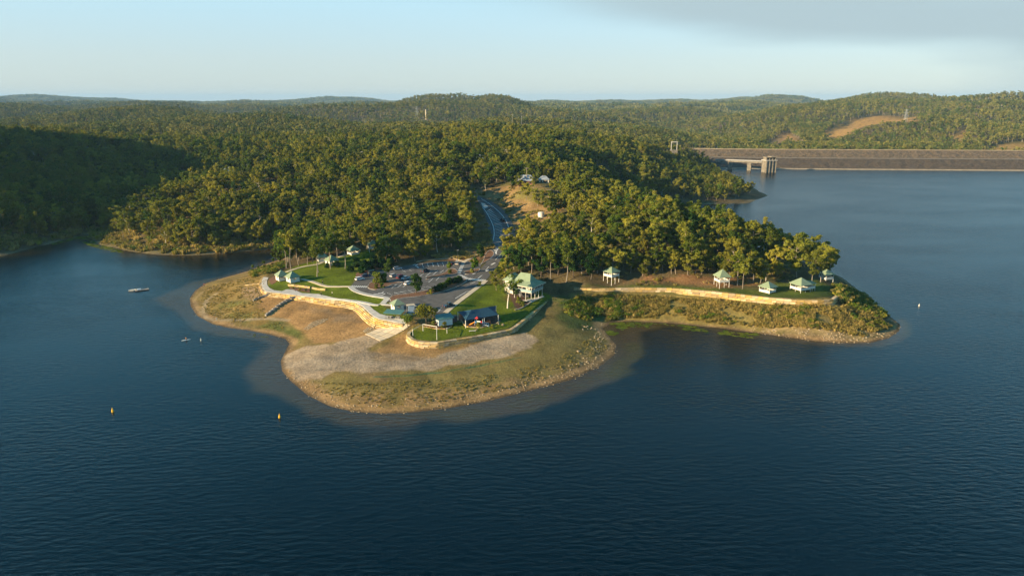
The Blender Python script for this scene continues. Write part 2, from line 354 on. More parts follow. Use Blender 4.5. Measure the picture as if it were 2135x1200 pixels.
# made ground behind the walls
up((541.6, 592, 7.0), (548.6, 607.6, 7.0), (565, 610, 7.0), (619, 616, 7.0), (673, 624, 7.0), (731, 630, 7.0), (750, 637, 7.0), (766, 653, 7.0), (783, 665, 7.0), (839, 675.5, 7.0), (547, 581, 7.0))
up((586, 583, 8.0), (611, 586, 8.0), (640, 575, 8.4), (672, 545, 9.2), (692, 552, 9.2), (737, 530, 9.6), (700, 590, 8.4), (650, 600, 7.6), (720, 575, 8.8), (640, 555, 8.4), (720, 620, 7.9), (780, 632, 7.5))
CP = [(731, 597, 8.6), (760, 583, 8.8), (800, 568, 8.9), (850, 556, 9.0), (900, 549, 9.1), (950, 546, 9.2), (985, 550, 9.2), (990, 585, 8.9), (960, 600, 8.7), (920, 612, 8.5), (870, 625, 8.3), (830, 628, 8.2), (790, 618, 8.3), (755, 610, 8.5), (800, 600, 8.6), (850, 590, 8.75), (900, 580, 8.85), (940, 570, 9.0), (890, 640, 8.1), (930, 640, 8.1), (880, 655, 7.9), (845, 650, 7.8), (1000, 597, 8.7)]
up(*CP)
up((800, 645, 7.4), (830, 660, 7.2), (870, 665, 7.2), (935, 655, 7.6), (1010, 610, 8.2), (990, 640, 6.9), (1040, 640, 6.6), (1060, 620, 7.2), (1090, 632, 6.9), (1130, 622, 6.9), (1110, 640, 6.2), (1150, 614, 7.0))
up((858, 690, 5.5), (846, 698, 5.5), (868, 711, 5.5), (910, 714, 5.5), (1067, 687, 5.6), (920, 690, 5.6), (980, 688, 5.7), (1000, 676, 5.9), (1040, 672, 5.9), (940, 674, 6.0), (900, 676, 6.0), (1149, 621, 6.3), (1110, 655, 5.9))
both((845, 680, 6.4), (858, 683, 5.9), (1165, 612, 6.9), (1190, 606, 7.6), (560, 570, 6.6), (580, 561, 6.6), (600, 551, 6.4))
up((1200, 602, 9.0), (1330, 600, 9.0), (1420, 602, 9.0), (1480, 608, 9.0), (1550, 615, 9.0), (1600, 621, 9.0), (1680, 627, 9.0), (1745, 626, 9.0), (1274, 592, 9.6), (1504, 600, 9.8), (1600, 608, 9.2), (1671, 607, 9.3), (1400, 592, 9.8), (1720, 615, 9.1))
both((1752, 622, 7.2), (1748, 606, 7.6), (1735, 592, 8.0), (1770, 606, 3.4))
both((1724, 582, 8.4), (1650, 580, 10.2), (1560, 582, 10.8), (1400, 576, 12.0), (1300, 575, 12.0), (1200, 580, 12.0), (1150, 590, 10.0))
# the wooded hump of the point and the ridge behind (world metres)
for p in [(60, 345, 20), (100, 345, 19.5), (135, 335, 13), (150, 350, 7), (110, 385, 18), (75, 395, 22), (40, 390, 20), (60, 440, 21), (95, 430, 16), (120, 420, 11), (85, 480, 17), (45, 470, 24), (90, 540, 10), (60, 530, 24), (30, 345, 13),
          (13, 503, 31), (13, 470, 25), (20, 440, 19), (40, 505, 29), (14, 545, 32), (-10, 600, 38), (-60, 640, 36), (60, 600, 24), (100, 650, 18), (20, 680, 40), (-24, 830, 44), (-24, 960, 47), (60, 800, 36), (120, 760, 22), (170, 830, 22), (204, 890, 24), (150, 950, 28), (235, 930, 16), (250, 990, 14),
          (180, 645, 4), (160, 690, 9), (195, 720, 8), (215, 670, 4), (225, 690, 3.5), (210, 800, 8), (230, 850, 6),
          (-40, 380, 12), (-80, 370, 11.5), (-70, 420, 16), (-40, 440, 16), (-110, 395, 5), (-100, 440, 12), (-60, 500, 24), (-30, 560, 28), (-110, 500, 20), (-150, 450, 6), (-150, 490, 15), (-150, 560, 26), (-100, 580, 30),
          (-200, 430, 6), (-200, 460, 14), (-210, 510, 23), (-230, 580, 22), (-200, 660, 30), (-245, 450, 6), (-262, 480, 5), (-290, 490, 2.5), (-310, 540, 6), (-330, 620, 12), (-320, 440, 9), (-350, 480, 16), (-300, 720, 26), (-360, 760, 30), (-120, 720, 34), (-200, 800, 36), (-60, 760, 40),
          (270, 1040, 5), (400, 1040, 3), (700, 1010, 3), (330, 1180, 14), (600, 1120, 10), (900, 1080, 14), (1100, 1000, 24), (160, 1100, 30), (0, 1150, 40), (-250, 1000, 36), (-450, 950, 36)]:
    BASE.append(p); UP.append(p)
for a in np.linspace(0, math.pi, 25):
    x, y = 1750 * math.cos(a), 250 + 1500 * math.sin(a); BASE.append((x, y, float(far_z(np.array([x]), np.array([y]))[0])))
    if abs(x) > 600 or y > 1000: UP.append(BASE[-1])
for p in [(-470, 330), (-560, 420), (-690, 590), (-800, 700), (-600, 800), (-700, 300)]:
    BASE.append((*p, float(far_z(np.array([p[0]]), np.array([p[1]]))[0])))

# road up the ridge: left edge, right edge (photo points) and level
ROAD = [((858, 657), (927, 652), 7.9), ((890, 633), (950, 634), 8.1), ((925, 611), (975, 616), 8.45), ((958, 598), (1003, 595), 8.7), ((985, 584.5), (1016, 581), 8.95), ((1000, 562), (1032, 561), 9.2), ((1013, 548), (1043, 545), 9.6),
        ((1021, 534), (1055, 529), 10.3), ((1020, 516), (1068, 513), 11.2), ((1019, 497), (1073, 497), 12.3), ((1018, 480), (1074.5, 480), 13.5), ((1016, 464), (1068, 465), 14.9), ((1011, 448), (1058, 448.5), 16.5),
        ((1005, 433), (1044, 432.5), 18.3), ((996, 419), (1024, 419), 20.1), ((982, 407), (998, 407.5), 22.0), ((960, 400), (970, 400), 23.2)]
roadL = [S(*a, z) for a, b, z in ROAD]; roadR = [S(*b, z) for a, b, z in ROAD]
roadC = [((a[0] + b[0]) / 2, (a[1] + b[1]) / 2, a[2]) for a, b in zip(roadL, roadR)]
for a, b in zip(roadL[6:], roadR[6:]):
    BASE += [a, b]; UP += [a, b]

def rbf_fit(C):
    C = np.array(C, float); k = len(C)
    d = np.hypot(C[:, None, 0] - C[None, :, 0], C[:, None, 1] - C[None, :, 1])
    A = np.sqrt(d * d + 36.0) + np.eye(k) * -0.6
    r = C[:, 2] - far_z(C[:, 0], C[:, 1])
    M = np.ones((k + 1, k + 1)); M[:k, :k] = A; M[k, k] = 0
    wgt = np.linalg.solve(M, np.append(r, 0)); return C, wgt
def rbf_eval(fit, X, Y):
    C, wgt = fit; out = np.full(X.shape, wgt[-1])
    for (x, y, _), q in zip(C, wgt[:-1]): out += q * np.sqrt((X - x) ** 2 + (Y - y) ** 2 + 36.0)
    return out
# line of the three retaining walls (top outer edge)
WALL_L = SL([(546, 577), (542, 586), (541.6, 593), (544, 602), (551, 608.6), (565, 610.5), (619, 616.5), (673, 624), (720, 629), (738, 632), (752, 639), (766, 653), (776, 661), (787, 666), (810, 670.5), (840, 676)], 7.0)
WALL_B = SL([(862, 683), (851, 690), (846, 697), (852, 704), (868, 711.5), (888, 714), (911, 714), (990, 702), (1066, 687.5), (1080, 678), (1110, 654), (1150, 621)], 5.7)
WALL_R = SL([(1196, 600), (1250, 602), (1330, 600), (1400, 601), (1460, 605.5), (1530, 612.5), (1600, 620.5), (1660, 625.5), (1710, 626.5), (1738, 624), (1748, 617)], 9.1)
UPOLY = [p[:2] for p in WALL_L] + [S(858, 684, 5.8)[:2]] + [p[:2] for p in WALL_B] + [S(1170, 611, 7)[:2]] + [p[:2] for p in WALL_R] + [S(1740, 598, 8)[:2], S(1724, 582, 8.4)[:2], (130, 345), (60, 360), (20, 400), (-60, 400), (-100, 385), S(600, 551, 6.4)[:2], S(560, 570, 6.6)[:2]]

def axis(parts):
    out = []
    for a, b, st in parts: out += list(np.arange(a, b, st))
    return np.array(out + [parts[-1][1]])
def grow(a, b, s0, s1):
    n = int((abs(b - a)) * 2 / (s0 + s1)); t = np.linspace(0, 1, n + 1); q = s0 / s1
    return a + (b - a) * (t * q + (t ** 2) * (1 - q)) if q < 1 else a + (b - a) * t
gx = np.unique(np.round(np.concatenate([-grow(0, 16000, 60, 700)[::-1][:-1] - 900, -grow(0, 735, 4, 18)[::-1][:-1] - 165, axis([(-165, 172, 0.8)]), 172 + grow(0, 730, 4, 16)[1:], 902 + grow(0, 15000, 60, 700)[1:]]), 3))
gy = np.unique(np.round(np.concatenate([np.linspace(-4000, 150, 24)[:-1], axis([(150, 184, 4)]), axis([(184, 352, 0.8)]), 352 + grow(0, 150, 0.9, 2.2)[1:], 502 + grow(0, 900, 3, 14)[1:], 1402 + grow(0, 1800, 14, 40)[1:], 3202 + grow(0, 18000, 50, 500)[1:]]), 3))
GX, GY = np.meshgrid(gx, gy)
X = GX.ravel(); Y = GY.ravel()
fitB, fitU = rbf_fit(BASE), rbf_fit(UP)
fz_ = far_z(X, Y)
wnd = 1 - fade(np.hypot(X, Y - 300), 1250, 1700)
near = wnd > 0
Z = fz_.copy()
Z[near] += wnd[near] * rbf_eval(fitB, X[near], Y[near])
SD = sdist(X, Y, lake)
nat = Z + 1.6 * (fbm(X, Y, 34, 5, 3) - 0.5) * fade(SD, 8, 60) + 0.45 * (fbm(X, Y, 6, 8, 3) - 0.5) * fade(SD, 0, 6)
nat = np.minimum(np.maximum(nat, 0.05 + 0.10 * np.minimum(SD, 6)), 0.25 + 0.55 * np.maximum(SD, 0))
# inside the made ground
box = (X > -140) & (X < 160) & (Y > 225) & (Y < 420)
dU = np.full(X.shape, 1e9); dU[box] = sdist(X[box], Y[box], UPOLY)
inU = dU < -1.0
zu = fz_[inU] + rbf_eval(fitU, X[inU], Y[inU])
dw = np.minimum.reduce([seg_dist(X[inU], Y[inU], q, False)[0] for q in (WALL_L, WALL_B, WALL_R)])
k = np.maximum(1 - fade(dw, 9, 18), fade(-dU[inU], 1.0, 9.0))
nat[inU] = zu * k + nat[inU] * (1 - k)
# road cut level with its own profile
bx = (X > -90) & (X < 60) & (Y > 240) & (Y < 620)
rd, ra = seg_dist(X[bx], Y[bx], roadC, False)
rc = np.array(roadC); ral = np.concatenate([[0], np.cumsum(np.hypot(np.diff(rc[:, 0]), np.diff(rc[:, 1])))])
hw = np.interp(ra, ral, [math.hypot(a[0] - b[0], a[1] - b[1]) / 2 for a, b in zip(roadL, roadR)])
kr = 1 - fade(rd, hw + 1.5, hw + 7)
nat[bx] = nat[bx] * (1 - kr) + np.interp(ra, ral, rc[:, 2]) * kr
Z = np.where(SD < 0, np.maximum(-6, 0.05 + 0.16 * SD), nat)
ZG = Z.reshape(GX.shape)
def ground(x, y):
    x = np.asarray(x, float); y = np.asarray(y, float)
    i = np.clip(np.searchsorted(gx, x) - 1, 0, len(gx) - 2); j = np.clip(np.searchsorted(gy, y) - 1, 0, len(gy) - 2)
    fx = np.clip((x - gx[i]) / (gx[i + 1] - gx[i]), 0, 1); fy = np.clip((y - gy[j]) / (gy[j + 1] - gy[j]), 0, 1)
    return (ZG[j, i] * (1 - fx) + ZG[j, i + 1] * fx) * (1 - fy) + (ZG[j + 1, i] * (1 - fx) + ZG[j + 1, i + 1] * fx) * fy
def gz(x, y): return float(ground(x, y))
def made_z(x, y): return np.maximum(far_z(x, y) + rbf_eval(fitU, x, y), ground(x, y))
_T = np.concatenate([np.arange(150, 700, 0.4), np.arange(700, 3200, 3.0)])
def G(u, v, dz=0.0):
    """point of the ground seen at photo point u,v"""
    a = (u - 1067.5) / FPX; b = (600 - v) / FPX
    dxx, dyy, dzz = a, math.cos(PITCH) + b * math.sin(PITCH), -math.sin(PITCH) + b * math.cos(PITCH)
    xs, ys, zs = dxx * _T, dyy * _T, CAM_H + dzz * _T
    hit = np.nonzero(zs - dz <= np.maximum(ground(xs, ys), 0))[0]
    t = _T[hit[0]] if len(hit) else _T[-1]
    return Vector((dxx * t, dyy * t, max(gz(dxx * t, dyy * t), 0)))
def GL(pts): return [tuple(G(*p)) for p in pts]

# ------------------------------------------------------------------ ground colour: what lies on the ground
def poly_px(pts): return [tuple(G(u, v))[:2] for u, v in pts]
C = np.empty((len(X), 3))
def paint(mask, col):
    global C
    m = np.clip(mask, 0, 1)[:, None]; C = C * (1 - m) + np.array(col) * m
n1 = fbm(X, Y, 26, 21, 4); n2 = fbm(X, Y, 7, 31, 3); n3 = fbm(X, Y, 2.4, 41, 2)
C[:] = (0.105, 0.078, 0.036)
paint(fade(n1, 0.45, 0.65) * 0.7, (0.115, 0.105, 0.030))
paint(fade(np.hypot(X, Y), 1200, 3500) * 0.9, (0.060, 0.072, 0.026))
nearm = (X > -180) & (X < 190) & (Y > 180) & (Y < 420)
def zone(pts, col, soft=2.0, wob=3.0, amt=1.0, world=False, mod=None):
    pl = pts if world else poly_px(pts)
    m = np.zeros(len(X)); d = sdist(X[nearm], Y[nearm], pl) + (n2[nearm] - 0.5) * wob + (n3[nearm] - 0.5) * wob * 0.6
    q = 1 - fade(d, -soft, soft)
    if mod is not None: q = q * mod[nearm]
    m[nearm] = q * amt; paint(m, col)
# dry grass of the near point
zone([(560, 548), (395, 600), (390, 680), (610, 705), (585, 770), (650, 830), (800, 870), (1010, 845), (1290, 740), (1240, 650), (1160, 618), (1060, 700), (870, 730), (840, 690), (760, 665), (545, 610)], (0.200, 0.145, 0.050), 3, 4)
zone([(640, 790), (800, 775), (1000, 760), (1100, 745), (1140, 640), (1260, 620), (1280, 730), (1150, 780), (960, 820), (760, 830), (680, 815)], (0.180, 0.142, 0.046), 4, 12, 0.85)
zone([(1150, 620), (1240, 600), (1300, 640), (1250, 690), (1200, 690), (1160, 660)], (0.060, 0.085, 0.022), 4, 10, 0.9)
zone([(420, 600), (520, 575), (560, 585), (545, 600), (470, 625), (430, 640), (440, 660), (500, 670), (560, 680), (600, 660), (560, 640), (480, 640)], (0.235, 0.155, 0.045), 2, 8, 0.7, mod=fade(n1, 0.3, 0.55))
zone([(465, 615), (560, 640), (610, 690), (520, 680), (440, 655)], (0.110, 0.115, 0.030), 3, 10, 0.75, mod=fade(n2, 0.4, 0.65))
zone([(545, 680), (580, 670), (640, 690), (625, 712), (590, 700)], (0.085, 0.110, 0.024), 2, 6, 0.8)
# bare orange earth of the beach
zone([(550, 603), (545, 620), (530, 625), (560, 655), (600, 668), (660, 715), (740, 715), (790, 705), (760, 690), (840, 682), (760, 655), (700, 635)], (0.310, 0.185, 0.075), 1.5, 4)
zone([(500, 600), (540, 595), (550, 620), (520, 625)], (0.270, 0.185, 0.100), 1.5, 3)
zone([(640, 640), (740, 655), (770, 675), (700, 668)], (0.235, 0.165, 0.095), 2, 8, 0.8)
zone([(855, 705), (845, 690), (770, 735), (780, 752), (850, 757), (950, 745), (1110, 700), (1060, 705), (920, 727)], (0.275, 0.170, 0.070), 1.5, 5)
zone([(690, 760), (790, 800), (850, 790)], (0.25, 0.16, 0.07), 2, 5, 0.5)
# eroded edge of the point: stones and clay
ring = np.where(nearm, SD, 99)
paint((1 - fade(ring + (n2 - 0.5) * 4 + (n1 - 0.5) * 6, 1.2, 3.8)) * fade(SD, -8, 0) * 0.9 * nearm, (0.300, 0.190, 0.088))
zone([(640, 815), (760, 820), (900, 815), (1020, 800), (1180, 765), (1270, 715), (1290, 730), (1180, 800), (960, 850), (800, 868), (700, 855)], (0.300, 0.190, 0.085), 3, 10, 0.85, mod=fade(n2, 0.25, 0.6))
# gravel launching ramp
GRAV = [(594, 742), (588, 760), (618, 793), (672, 790), (700, 776), (810, 772), (900, 770), (990, 755), (1060, 742), (1112, 716), (1116, 704), (1095, 692), (1040, 703), (960, 728), (880, 752), (800, 757), (772, 748), (770, 726), (800, 712), (770, 698), (735, 706), (690, 718), (640, 722), (608, 735)]
zone(GRAV, (0.350, 0.262, 0.168), 1.0, 4.0)
zone([(598, 760), (660, 745), (780, 735), (900, 745), (1090, 705), (990, 745), (850, 765), (690, 770), (625, 785)], (0.245, 0.205, 0.155), 2, 6, 0.5)
# walking tracks on the point
def track(pts, wdt, col, amt=0.85):
    pl = poly_px(pts); m = np.zeros(len(X)); d, _ = seg_dist(X[nearm], Y[nearm], pl, False)
    m[nearm] = (1 - fade(d + (n3[nearm] - 0.5) * 0.8, wdt * 0.5 - 0.4, wdt * 0.5 + 0.5)) * amt; paint(m, col)
track([(450, 612), (432, 625), (425, 640), (424, 655), (432, 664), (452, 668), (500, 667), (560, 664), (600, 668)], 1.9, (0.33, 0.255, 0.155))
track([(540, 575), (470, 590), (420, 610), (405, 625), (412, 645), (424, 658)], 1.3, (0.30, 0.22, 0.12), 0.6)
track([(780, 785), (850, 783), (930, 775), (1030, 757), (1085, 745)], 0.7, (0.02, 0.12, 0.06), 0.8)
# right-hand bank and terrace
zone([(1190, 612), (1330, 608), (1480, 616), (1600, 628), (1745, 634), (1870, 680), (1800, 710), (1600, 690), (1400, 668), (1270, 668), (1200, 650)], (0.215, 0.165, 0.050), 2, 5)
zone([(1200, 625), (1290, 640), (1290, 668), (1220, 660)], (0.06, 0.085, 0.02), 3, 8, 0.9)
zone([(1560, 690), (1620, 660), (1800, 690), (1860, 680), (1870, 700), (1760, 715)], (0.300, 0.215, 0.110), 3, 9, 0.7, mod=fade(n2, 0.3, 0.6))
LAWN = (0.102, 0.135, 0.008)
zone([(1200, 603), (1330, 600), (1480, 608), (1600, 620), (1700, 626), (1745, 622), (1740, 600), (1700, 590), (1620, 588), (1600, 604), (1480, 601), (1400, 594), (1300, 596)], (0.062, 0.085, 0.014), 1.5, 3)
zone([(1290, 590), (1400, 574), (1560, 580), (1600, 600), (1480, 598), (1400, 590)], (0.225, 0.115, 0.050), 2, 8, 0.8)
zone([(1620, 590), (1700, 582), (1735, 600), (1700, 615), (1640, 612)], (0.085, 0.115, 0.015), 2, 5, 0.8)
# lawns of the park
zone([(568, 590), (590, 580), (580, 572), (620, 553), (700, 535), (770, 520), (790, 540), (760, 560), (742, 582), (733, 595), (740, 610), (790, 619), (815, 622), (800, 640), (835, 650), (850, 676), (800, 668), (770, 648), (740, 630), (690, 624), (600, 612), (570, 606), (560, 598)], LAWN, 1.2, 2.5)
zone([(862, 684), (848, 697), (868, 710), (910, 712), (1067, 686), (1150, 620), (1140, 612), (1060, 600), (1030, 590), (1010, 592), (930, 652), (920, 672), (890, 678)], LAWN, 1.0, 2.0)
paint(fade(n2, 0.48, 0.68) * 0.35 * (C[:, 1] > C[:, 0] * 1.35) * nearm, (0.150, 0.150, 0.025))
zone([(830, 655), (880, 660), (920, 660), (900, 680), (860, 682), (840, 674)], (0.165, 0.120, 0.045), 1.5, 5, 0.7)
zone([(1040, 610), (1075, 606), (1105, 640), (1080, 650), (1060, 640)], (0.13, 0.075, 0.035), 2, 5, 0.6, mod=fade(n2, 0.35, 0.6))
zone([(880, 540), (960, 525), (1015, 505), (1020, 530), (1000, 548), (940, 543), (880, 547)], (0.270, 0.140, 0.058), 2, 6, 0.9)
# dry slopes beside the road and the house paddock
near2 = (X > -60) & (X < 80) & (Y > 330) & (Y < 620)
def zone2(pl, col, soft, wob, amt):
    m = np.zeros(len(X)); d = sdist(X[near2], Y[near2], pl) + (n2[near2] - 0.5) * wob
    m[near2] = (1 - fade(d, -soft, soft)) * amt; paint(m, col)
OPEN = poly_px([(975, 402), (1010, 396), (1060, 388), (1100, 384), (1135, 388), (1165, 412), (1172, 436), (1150, 452), (1135, 470), (1110, 488), (1096, 512), (1078, 528), (1068, 518), (1076, 490), (1064, 455), (1030, 420), (990, 408)])
zone2(OPEN, (0.270, 0.170, 0.070), 4, 10, 0.9)
zone2(poly_px([(1070, 415), (1080, 392), (1130, 392), (1160, 420), (1130, 428)]), (0.150, 0.135, 0.035), 4, 10, 0.8)
zone2([(-24, 480), (-12, 420), (-9, 370), (-20, 365), (-26, 420), (-36, 480)], (0.200, 0.125, 0.055), 3, 8, 0.8)
# far clearings
def far_zone(pts, z, col, soft, amt=0.9):
    pl = [S(u, v, z)[:2] for u, v in pts]; global C
    d = sdist(X, Y, pl) + (fbm(X, Y, 30, 77, 3) - 0.5) * soft; m = (1 - fade(d, -soft, soft)) * amt; paint(m * (Y > 500), col)
CLEAR_FAR = []
def clearing(u0, y0, pts, col):
    """patch of open ground given as offsets in metres from a point of the far country"""
    x0 = (u0 - 1067.5) / FPX * y0 * 1.03; pl = [(x0 + a, y0 + b) for a, b in pts]; CLEAR_FAR.append(pl)
    d = sdist(X, Y, pl) + (fbm(X, Y, 25, 77, 3) - 0.5) * 16; paint((1 - fade(d, -8, 8)) * 0.95, col)
paint((1 - fade(SD + (n2 - .5) * 3, 1.8, 3.6)) * (Y > 395) * 0.9, (0.200, 0.165, 0.090))
paint(fade(SD, 5, 12) * (1 - fade(SD, 20, 34)) * (X < -120) * (Y > 395) * 0.7 * fade(n1, .4, .6), (0.120, 0.078, 0.036))
def clearing_px(pts, col):
    """open ground whose outline is read off the hillside"""
    pl = [tuple(G(u, v))[:2] for u, v in pts]; CLEAR_FAR.append(pl); CLEAR_FAR.append([tuple(G(u, v + 9))[:2] for u, v in pts])
    d = sdist(X, Y, pl) + (fbm(X, Y, 25, 77, 3) - 0.5) * 10; paint((1 - fade(d, -5, 5)) * 0.95, col)
clearing_px([(1712, 288), (1740, 268), (1780, 251), (1810, 243), (1850, 242), (1910, 245), (1915, 254), (1850, 256), (1800, 264), (1770, 279), (1740, 292)], (0.36, 0.210, 0.065))
clearing_px([(1590, 303), (1625, 282), (1645, 277), (1672, 293), (1665, 300), (1640, 292), (1620, 306)], (0.36, 0.210, 0.080))
clearing_px([(2040, 318), (2070, 306), (2100, 300), (2135, 298), (2170, 300), (2170, 318)], (0.290, 0.185, 0.060))
clearing_px([(1982, 300), (1992, 282), (2004, 268), (2014, 262), (2012, 280), (2000, 300)], (0.28, 0.175, 0.06))
clearing(1180, 1180, [(-120, -25), (110, -20), (120, 20), (-110, 22)], (0.16, 0.15, 0.045))
clearing(1035, 850, [(-25, -30), (45, -34), (55, 6), (-18, 16)], (0.20, 0.14, 0.06))

wet = (1 - fade(SD + (n3 - .5) * .6, .25, 1.0)) * fade(SD, -3, 0) * (Y > 150)
paint(wet * 0.75, (0.070, 0.052, 0.032))
# ------------------------------------------------------------------ ground sheet
ny, nx = GX.shape
idx = np.arange(nx * ny).reshape(ny, nx)
F4 = np.stack([idx[:-1, :-1], idx[:-1, 1:], idx[1:, 1:], idx[1:, :-1]], -1).reshape(-1, 4)
gm, t, b = nodes_of('ground')
at = N(t, 'ShaderNodeAttribute', attribute_name='soil'); tcn = N(t, 'ShaderNodeTexCoord')
na = N(t, 'ShaderNodeTexNoise'); na.inputs['Scale'].default_value = 1.1; na.inputs['Detail'].default_value = 6; na.inputs['Roughness'].default_value = 0.7
nb = N(t, 'ShaderNodeTexNoise'); nb.inputs['Scale'].default_value = 0.13; nb.inputs['Detail'].default_value = 5
t.links.new(tcn.outputs['Object'], na.inputs['Vector']); t.links.new(tcn.outputs['Object'], nb.inputs['Vector'])
m1 = N(t, 'ShaderNodeMapRange'); m1.inputs[1].default_value = 0.3; m1.inputs[2].default_value = 0.7; m1.inputs[3].default_value = 0.58; m1.inputs[4].default_value = 1.40; t.links.new(na.outputs[0], m1.inputs[0])
m2 = N(t, 'ShaderNodeMapRange'); m2.inputs[1].default_value = 0.3; m2.inputs[2].default_value = 0.7; m2.inputs[3].default_value = 0.68; m2.inputs[4].default_value = 1.28; t.links.new(nb.outputs[0], m2.inputs[0])
mm = N(t, 'ShaderNodeMath', operation='MULTIPLY'); t.links.new(m1.outputs[0], mm.inputs[0]); t.links.new(m2.outputs[0], mm.inputs[1])
hs = N(t, 'ShaderNodeHueSaturation'); t.links.new(at.outputs['Color'], hs.inputs['Color']); t.links.new(mm.outputs[0], hs.inputs['Value'])
t.links.new(hs.outputs[0], b.inputs['Base Color']); b.inputs['Roughness'].default_value = 0.95; b.inputs['Specular IOR Level'].default_value = 0.1
bp = N(t, 'ShaderNodeBump'); bp.inputs['Strength'].default_value = 0.8; bp.inputs['Distance'].default_value = 0.4; t.links.new(na.outputs[0], bp.inputs['Height']); t.links.new(bp.outputs[0], b.inputs['Normal'])
me = mesh_np('ground', np.stack([X, Y, Z], 1), F4, ('ground',), smooth=True)
ca = me.attributes.new('soil', 'FLOAT_COLOR', 'POINT')
ca.data.foreach_set('color', np.concatenate([np.clip(C, 0, 1), np.ones((len(X), 1))], 1).astype(np.float32).ravel())
tag(link(bpy.data.objects.new('ground', me)), kind='structure')

# ------------------------------------------------------------------ lake
wx = np.unique(np.concatenate([np.linspace(-3500, -420, 12), axis([(-400, -180, 20), (-180, 190, 2.0), (190, 420, 20)]), np.linspace(440, 3500, 12)]))
wy = np.unique(np.concatenate([np.linspace(-4000, 20, 10), axis([(40, 180, 10), (180, 360, 2.0), (360, 1000, 12)])]))
WX, WY = np.meshgrid(wx, wy); wX = WX.ravel(); wY = WY.ravel()
wsd = -sdist(wX, wY, lake)
wv = 9 * (fbm(wX, wY, 24, 51, 3) - 0.5)
shal = (1 - fade(wsd + wv * 1.6, 8.5, 12.5)) * 0.9 * (wX < 62) * (wX > -175) * (wY < 352) * fade(wsd, -6, 1)
shal = np.maximum(shal, (1 - fade(wsd + wv * 0.7, 3.5, 7)) * 0.8 * (wY < 500))
weed = fade(fbm(wX, wY, 15, 61, 3), 0.42, 0.66) * fade(wsd + wv, 2.0, 6.0) * (0.35 + 0.65 * fade(wX, -30, 10))
jn = np.arange(len(wX)).reshape(WX.shape)
WF = np.stack([jn[:-1, :-1], jn[:-1, 1:], jn[1:, 1:], jn[1:, :-1]], -1).reshape(-1, 4)
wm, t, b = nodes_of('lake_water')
sa = N(t, 'ShaderNodeAttribute', attribute_name='shallow'); we = N(t, 'ShaderNodeAttribute', attribute_name='weed'); tcn = N(t, 'ShaderNodeTexCoord')
x1 = N(t, 'ShaderNodeMix', data_type='RGBA'); x1.inputs[6].default_value = (0.050, 0.033, 0.013, 1); x1.inputs[7].default_value = (0.052, 0.043, 0.006, 1); t.links.new(we.outputs['Fac'], x1.inputs[0])
x2 = N(t, 'ShaderNodeMix', data_type='RGBA'); x2.inputs[6].default_value = (0.0000, 0.0018, 0.0028, 1); t.links.new(sa.outputs['Fac'], x2.inputs[0]); t.links.new(x1.outputs[2], x2.inputs[7])
t.links.new(x2.outputs[2], b.inputs['Base Color']); b.inputs['Roughness'].default_value = 0.25; b.inputs['IOR'].default_value = 1.33; b.inputs['Specular IOR Level'].default_value = 0.5; b.inputs['Specular Tint'].default_value = (0.25, 0.9, 1.0, 1)  # specular tint colours the lake's reflections teal, beyond what the sky gives
mpw = N(t, 'ShaderNodeMapping'); mpw.inputs['Rotation'].default_value = (0, 0, R(-14)); mpw.inputs['Scale'].default_value = (0.32, 0.80, 1); t.links.new(tcn.outputs['Object'], mpw.inputs[0])
w1 = N(t, 'ShaderNodeTexNoise'); w1.inputs['Scale'].default_value = 1.0; w1.inputs['Detail'].default_value = 2.2; w1.inputs['Roughness'].default_value = 0.5; t.links.new(mpw.outputs[0], w1.inputs['Vector'])
mpb = N(t, 'ShaderNodeMapping'); mpb.inputs['Scale'].default_value = (0.012, 0.022, 1); t.links.new(tcn.outputs['Object'], mpb.inputs[0])
w2 = N(t, 'ShaderNodeTexNoise'); w2.inputs['Detail'].default_value = 3; w2.inputs['Scale'].default_value = 1.0; t.links.new(mpb.outputs[0], w2.inputs['Vector'])
sm = N(t, 'ShaderNodeMapRange'); sm.inputs[1].default_value = 0.35; sm.inputs[2].default_value = 0.65; sm.inputs[3].default_value = 0.25; sm.inputs[4].default_value = 1.0; t.links.new(w2.outputs[0], sm.inputs[0])
bp = N(t, 'ShaderNodeBump'); bp.inputs['Distance'].default_value = 0.36; t.links.new(sm.outputs[0], bp.inputs['Strength']); t.links.new(w1.outputs[0], bp.inputs['Height']); t.links.new(bp.outputs[0], b.inputs['Normal'])
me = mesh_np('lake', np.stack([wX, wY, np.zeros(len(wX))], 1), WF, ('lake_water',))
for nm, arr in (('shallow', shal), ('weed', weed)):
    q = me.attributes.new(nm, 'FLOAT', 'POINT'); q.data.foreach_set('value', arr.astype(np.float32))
tag(link(bpy.data.objects.new('lake', me)), kind='structure')
